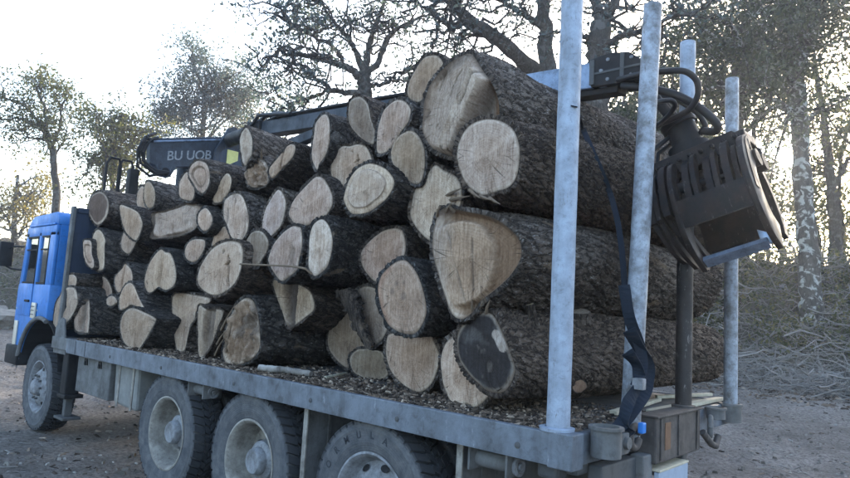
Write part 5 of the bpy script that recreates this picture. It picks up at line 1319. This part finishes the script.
# trees beyond the cab
t = Tree(41); b = g0(57, 26); tr = t.poly([b, PD(57, 190, 26), PD(53, 150, 26), PD(44, 128, 26)], .15, .09)
for pts, r in (([(52, 146), (60, 125), (62, 105), (70, 95)], .06), ([(44, 128), (30, 110), (12, 100), (-5, 96)], .07), ([(46, 130), (45, 108), (38, 92), (32, 86)], .06), ([(50, 142), (36, 138), (22, 138)], .04), ([(53, 158), (64, 140), (68, 128)], .04), ([(44, 128), (20, 118), (-10, 120)], .05)):
    P = t.poly([PD(u, v, 26) for u, v in pts], r, .02, 7); t.spread(P, .04, 11, 1.0, .1, 5, .5, .3)
t.build('slender_oak', 'slender oak with flat spreading crown standing beyond the cab roof', tuple(b), M_TB, M_LEAF_G, 9, .055, .14, 'trees beyond the cab')
t = Tree(42); b = g0(200, 26); tr = t.poly([b, PD(202, 160, 26), PD(204, 110, 26), PD(206, 75, 26)], .16, .05)
for j in range(22):
    p = tr[int((.25+.7*t.rg.random())*(len(tr)-1))]; u = 135+125*t.rg.random(); v = 50+80*t.rg.random()+.35*abs(u-200)
    P = t.limb(p, PD(u, min(v, 140), 24.5+3*t.rg.random()), .05, .015, .25, 9, .03); t.spread(P, .03, 8, .9, .5, 4, .6, .3, leafy=.8)
t.build('leafy_tree', 'round crowned tree with thin upright branches behind the lettered crane beam', tuple(b), M_TB, M_LEAF_B, 16, .052, .17, 'trees beyond the cab')
t = Tree(43); b = g0(112, 23); tr = t.poly([b, PD(113, 200, 23), PD(112, 160, 23), PD(116, 130, 23)], .13, .04)
for j in range(15):
    p = tr[int((.3+.7*t.rg.random())*(len(tr)-1))]; u = 70+85*t.rg.random(); v = 112+85*t.rg.random()
    P = t.limb(p, PD(u, v, 22+2*t.rg.random()), .045, .012, .3, 8, .05); t.spread(P, .03, 7, .8, .1, 4, .5, .3, leafy=.8)
t.build('leafy_tree', 'bushy grey-green tree between the slender oak and the crane', tuple(b), M_TB, M_LEAF_G, 9, .055, .14, 'trees beyond the cab')
t = Tree(44); b = g0(14, 34); tr = t.poly([b, PD(14, 240, 34), PD(15, 205, 34), PD(18, 175, 34)], .17, .06)
for j in range(14):
    p = tr[int((.3+.7*t.rg.random())*(len(tr)-1))]; u = -25+75*t.rg.random(); v = 172+75*t.rg.random()
    P = t.limb(p, PD(u, v, 33+2*t.rg.random()), .06, .015, .3, 8, .05); t.spread(P, .03, 6, 1.2, .1, 4, .7, .3, leafy=.6)
t.build('leafy_tree', 'pale yellowish tree standing past the wing mirror', tuple(b), M_TBL, M_LEAF_Y, 6, .08, .18, 'trees beyond the cab')
t = Tree(45); b = g0(262, 30); tr = t.poly([b, PD(262, 170, 30), PD(258, 120, 30)], .13, .05)
for j in range(12):
    p = tr[int((.3+.7*t.rg.random())*(len(tr)-1))]; u = 225+75*t.rg.random(); v = 85+75*t.rg.random()
    P = t.limb(p, PD(u, v, 29+2*t.rg.random()), .05, .012, .3, 8, .05); t.spread(P, .03, 6, 1.0, .4, 4, .7, .3, leafy=.55)
t.build('leafy_tree', 'thin yellowing tree behind the mossy topped log', tuple(b), M_TB, M_LEAF_Y, 7, .07, .15, 'trees beyond the cab')

# far wood: one mass of thin trees along the top of the bank
t = Tree(51); ctr = []
for k in range(34):
    a = YAW-1.05+1.35*(k+t.rg.random())/34; D = 38+26*t.rg.random(); x, y = CAM[0]+D*math.cos(a), CAM[1]+D*math.sin(a)
    b = np.array([x, y, float(ter(x, y))-.2]); H = 2.5+3.5*t.rg.random()
    tr = t.poly([b, b+np.array([t.rg.normal()*.4, t.rg.normal()*.4, H*.5]), b+np.array([t.rg.normal()*.7, t.rg.normal()*.7, H])], .14, .04, 6, 10, .04)
    t.spread(tr, .05, 10, 1.7, .25, 4, 1.0, .25, leafy=.6)
for k in range(30):
    a = YAW-.70+.45*(k+t.rg.random())/30; D = 27+16*t.rg.random(); x, y = CAM[0]+D*math.cos(a), CAM[1]+D*math.sin(a)
    b = np.array([x, y, float(ter(x, y))-.2]); H = 4.5+4.5*t.rg.random()
    tr = t.poly([b, b+np.array([t.rg.normal()*.5, t.rg.normal()*.5, H*.5]), b+np.array([t.rg.normal()*.9, t.rg.normal()*.9, H])], .10, .03, 6, 10, .05)
    t.spread(tr, .04, 15, 1.7, .2, 6, 1.0, .2, leafy=.7)
V = np.concatenate(t.V); fw = t.build('far_wood', 'far-off thin wood along the top of the bank', (0, 0, 0), M_TB, M_LEAF_G, 11, .085, .26, thin=sungap)
del fw['category']; tag(fw, kind='stuff')
for ch in fw.children: ch['kind'] = 'stuff'

# ------------------------------------------------------------------ brush, bushes and stones on the bank
def brush(name, label, n, region, seed, Lr=(.5, 2.2), r=(.006, .022), mat=M_GREYTWIG):
    rg = np.random.default_rng(seed); V = []; Q = []; o_ = 0
    while len(V) < n:
        x, y = region(rg); z = float(ter(x, y)); L = Lr[0]+(Lr[1]-Lr[0])*rg.random()**2; a = rg.random()*6.28; el = rg.normal()*.35+.12
        d = np.array([math.cos(a)*math.cos(el), math.sin(a)*math.cos(el), math.sin(el)]); m = 7
        P = np.array([x, y, z+.05+.45*rg.random()**2])+d*np.linspace(-.5, .5, m)[:, None]*L+np.cumsum(rg.normal(size=(m, 3)), 0)*L*.05
        P[:, 2] = np.maximum(P[:, 2], ter(P[:, 0], P[:, 1])+.01)
        rr = r[0]+(r[1]-r[0])*rg.random()**3; v, q = tube_arrays(P, np.linspace(rr, rr*.35, m), 4, False); V.append(v); Q.append(np.array(q)+o_); o_ += len(v)
    return tag(raw_mesh(name, np.concatenate(V), np.concatenate(Q), mat, None, True), label, None, None, 'stuff')
def reg_bank(rg):
    while True:
        a = YAW-.70+.75*rg.random(); D = 13+11*rg.random(); x, y = CAM[0]+D*math.cos(a), CAM[1]+D*math.sin(a); d = float(bank_d(x, y))
        if -.8 < d < 6: return x, y
def reg_left(rg):
    while True:
        a = YAW+.35+.35*rg.random(); D = 18+16*rg.random(); x, y = CAM[0]+D*math.cos(a), CAM[1]+D*math.sin(a); d = float(bank_d(x, y))
        if -.5 < d < 6: return x, y
brush('brushwood', 'tangle of grey dead branches heaped along the foot of the bank', 3400, reg_bank, 61, (.5, 2.4), (.007, .03))
def reg_track(rg):
    while True:
        a = YAW-.62+1.25*rg.random(); D = 2.5+15*rg.random(); x, y = CAM[0]+D*math.cos(a), CAM[1]+D*math.sin(a)
        if float(bank_d(x, y)) < 0 and not (-.3 < x < 8.8 and abs(y) < 1.3): return x, y
def flat_twigs(n, seed):
    rg = np.random.default_rng(seed); V = []; Q = []; o_ = 0
    for _ in range(n):
        x, y = reg_track(rg); L = .08+.5*rg.random()**3; a = rg.random()*6.28; m = 5
        P = np.stack([x+math.cos(a)*L*np.linspace(-.5, .5, m), y+math.sin(a)*L*np.linspace(-.5, .5, m), np.zeros(m)], 1)+rg.normal(size=(m, 3))*L*.04
        P[:, 2] = ter(P[:, 0], P[:, 1])+.006; r_ = .003+.006*rg.random(); v, q = tube_arrays(P, np.linspace(r_, r_*.6, m), 4, False); V.append(v); Q.append(np.array(q)+o_); o_ += len(v)
    tag(raw_mesh('twigs', np.concatenate(V), np.concatenate(Q), M_GREYTWIG, None, True), 'small broken twigs scattered over the dirt', None, None, 'stuff')
flat_twigs(900, 64)
brush('brushwood', 'dead twigs littering the bank past the cab', 500, reg_left, 62)
def undergrowth(name, label, n, region, seed, mat, size=.06, h=.5):
    rg = np.random.default_rng(seed); C = []
    for _ in range(n):
        x, y = region(rg); z = float(ter(x, y)); k = 60; C.append(np.array([x, y, z+.12])+rg.normal(size=(k, 3))*np.array([.3, .3, h*.5])*(.5+rg.random()))
    C = np.concatenate(C); m = len(C); nn = rg.normal(size=(m, 3)); nn /= np.linalg.norm(nn, axis=1)[:, None]; t = np.cross(nn, rg.normal(size=(m, 3))); t /= np.linalg.norm(t, axis=1)[:, None]; q = np.cross(nn, t)
    L = size*(.5+rg.random(m))[:, None]; V = np.stack([C-t*L, C+q*L*.45, C+t*L, C-q*L*.45], 1).reshape(-1, 3)
    return tag(raw_mesh(name, V, np.arange(4*m).reshape(-1, 4), mat, None, False, {'lv': ('FLOAT', np.repeat(rg.random(m), 4))}), label, None, None, 'stuff')
undergrowth('undergrowth', 'low leafy undergrowth over the upper bank', 420, lambda rg: next(p for p in iter(lambda: reg_bank(rg), None) if float(bank_d(*p)) > 2), 71, M_LEAF_G)
undergrowth('undergrowth', 'sparse dark undergrowth on the bank past the cab', 130, reg_left, 72, M_LEAF_D)
def leaf_litter(n, rg):
    P = []
    a = YAW-.75+1.5*rg.random(n); D = 11+16*rg.random(n); x, y = CAM[0]+D*np.cos(a), CAM[1]+D*np.sin(a); d = bank_d(x, y); k = (d > -2.5) & (d < 7)
    return np.stack([x[k], y[k], ter(x[k], y[k])+.01], 1)
chips('leaf_litter', 'dry leaf litter and twigs over the bank', 18000, leaf_litter, (.02, .11), M_CRUMB, 73, .3)
# fallen branches one can pick out
for (pts, r, lb) in (([(752, 352), (776, 366), (800, 372), (840, 372)], .05, 'long crooked fallen branch at the foot of the bank below the lichen-patched oak'),
                     ([(798, 366), (808, 358), (813, 352)], .03, 'short forked dead branch lying on the long crooked one'),
                     ([(752, 312), (768, 328), (785, 338), (800, 345)], .035, 'bare dead branch slanting down the brushwood beside the far rear stake'),
                     ([(822, 282), (838, 268), (848, 262)], .04, 'pale broken branch leaning on the bank past the lichen-patched oak')):
    P = []
    for (u, v) in pts:
        d = ray(u, v); D = 12.0
        for D in np.arange(12, 30, .1):
            q = PD(u, v, D)
            if q[2] <= ter(q[0], q[1])+.12: break
        P.append(PD(u, v, D-.05))
    stick('fallen_branch', lb, P, r, r*.35, M_TWIG, 8, 'branch')
def rock(loc, s, seed, label, mat):
    bm = bmesh.new(); bmesh.ops.create_icosphere(bm, subdivisions=3, radius=1)
    for v in bm.verts:
        n = mnoise.noise(Vector(v.co)*1.3+Vector((seed, 0, 0)))*.45+mnoise.noise(Vector(v.co)*3.1+Vector((0, seed, 0)))*.18
        v.co = Vector((v.co.x*s[0], v.co.y*s[1], v.co.z*s[2]))*(1+n)
    me = bpy.data.meshes.new('rock'); bm.to_mesh(me); bm.free(); me.materials.append(mat)
    o = bpy.data.objects.new('rock', me); COL.objects.link(o); o.location = loc; tag(o, label, 'rock')
M_ROCK = mat_metal('rock', (.22, .21, .195), (.11, .10, .09), .9, 0, 3, .7)
p = PD(8, 312, 27); rock((p[0], p[1], float(ter(p[0], p[1]))+.15), (1.1, .9, .45), 3, 'grey boulder at the foot of the bank past the bumper', M_ROCK)
p = PD(3, 298, 29); rock((p[0], p[1], float(ter(p[0], p[1]))+.1), (.8, .7, .5), 5, 'smaller grey boulder behind the one past the bumper', M_ROCK)
p = onZ(783, 379, .30); rock((p[0], p[1], float(ter(p[0], p[1]))+.05), (.16, .14, .10), 8, 'small white stone at the far edge of the dirt track', M_WHITE)
p = onZ(95, 392, .1); 
for k, (x, y, s) in enumerate(((8.3, -1.5, .35), (8.8, -2.3, .42), (7.9, -2.6, .3))):
    rock((x, y, float(ter(x, y))+.05), (s*1.2, s, s*.6), 20+k, ['flat pale rock seen under the tool box', 'larger flat rock on the ground beyond the fuel tank', 'small flat rock under the middle of the bed'][k], M_ROCK)

# ------------------------------------------------------------------ haze: thin volume added to veil the trees and lift the darks
mh = bpy.data.materials.new('haze_air'); mh.use_nodes = True; hn = mh.node_tree
for n in list(hn.nodes): hn.nodes.remove(n)
ho = hn.nodes.new('ShaderNodeOutputMaterial'); hv = hn.nodes.new('ShaderNodeVolumePrincipled')
hv.inputs['Color'].default_value = (.86, .90, 1.0, 1); hv.inputs['Density'].default_value = .0018; hv.inputs['Anisotropy'].default_value = .6
hn.links.new(hv.outputs[0], ho.inputs['Volume'])
hz = MB().box(-500, 540, -540, 500, -3, 26, 0).build('haze', mh); tag(hz, 'thin added haze filling the clearing', None, None, 'stuff')
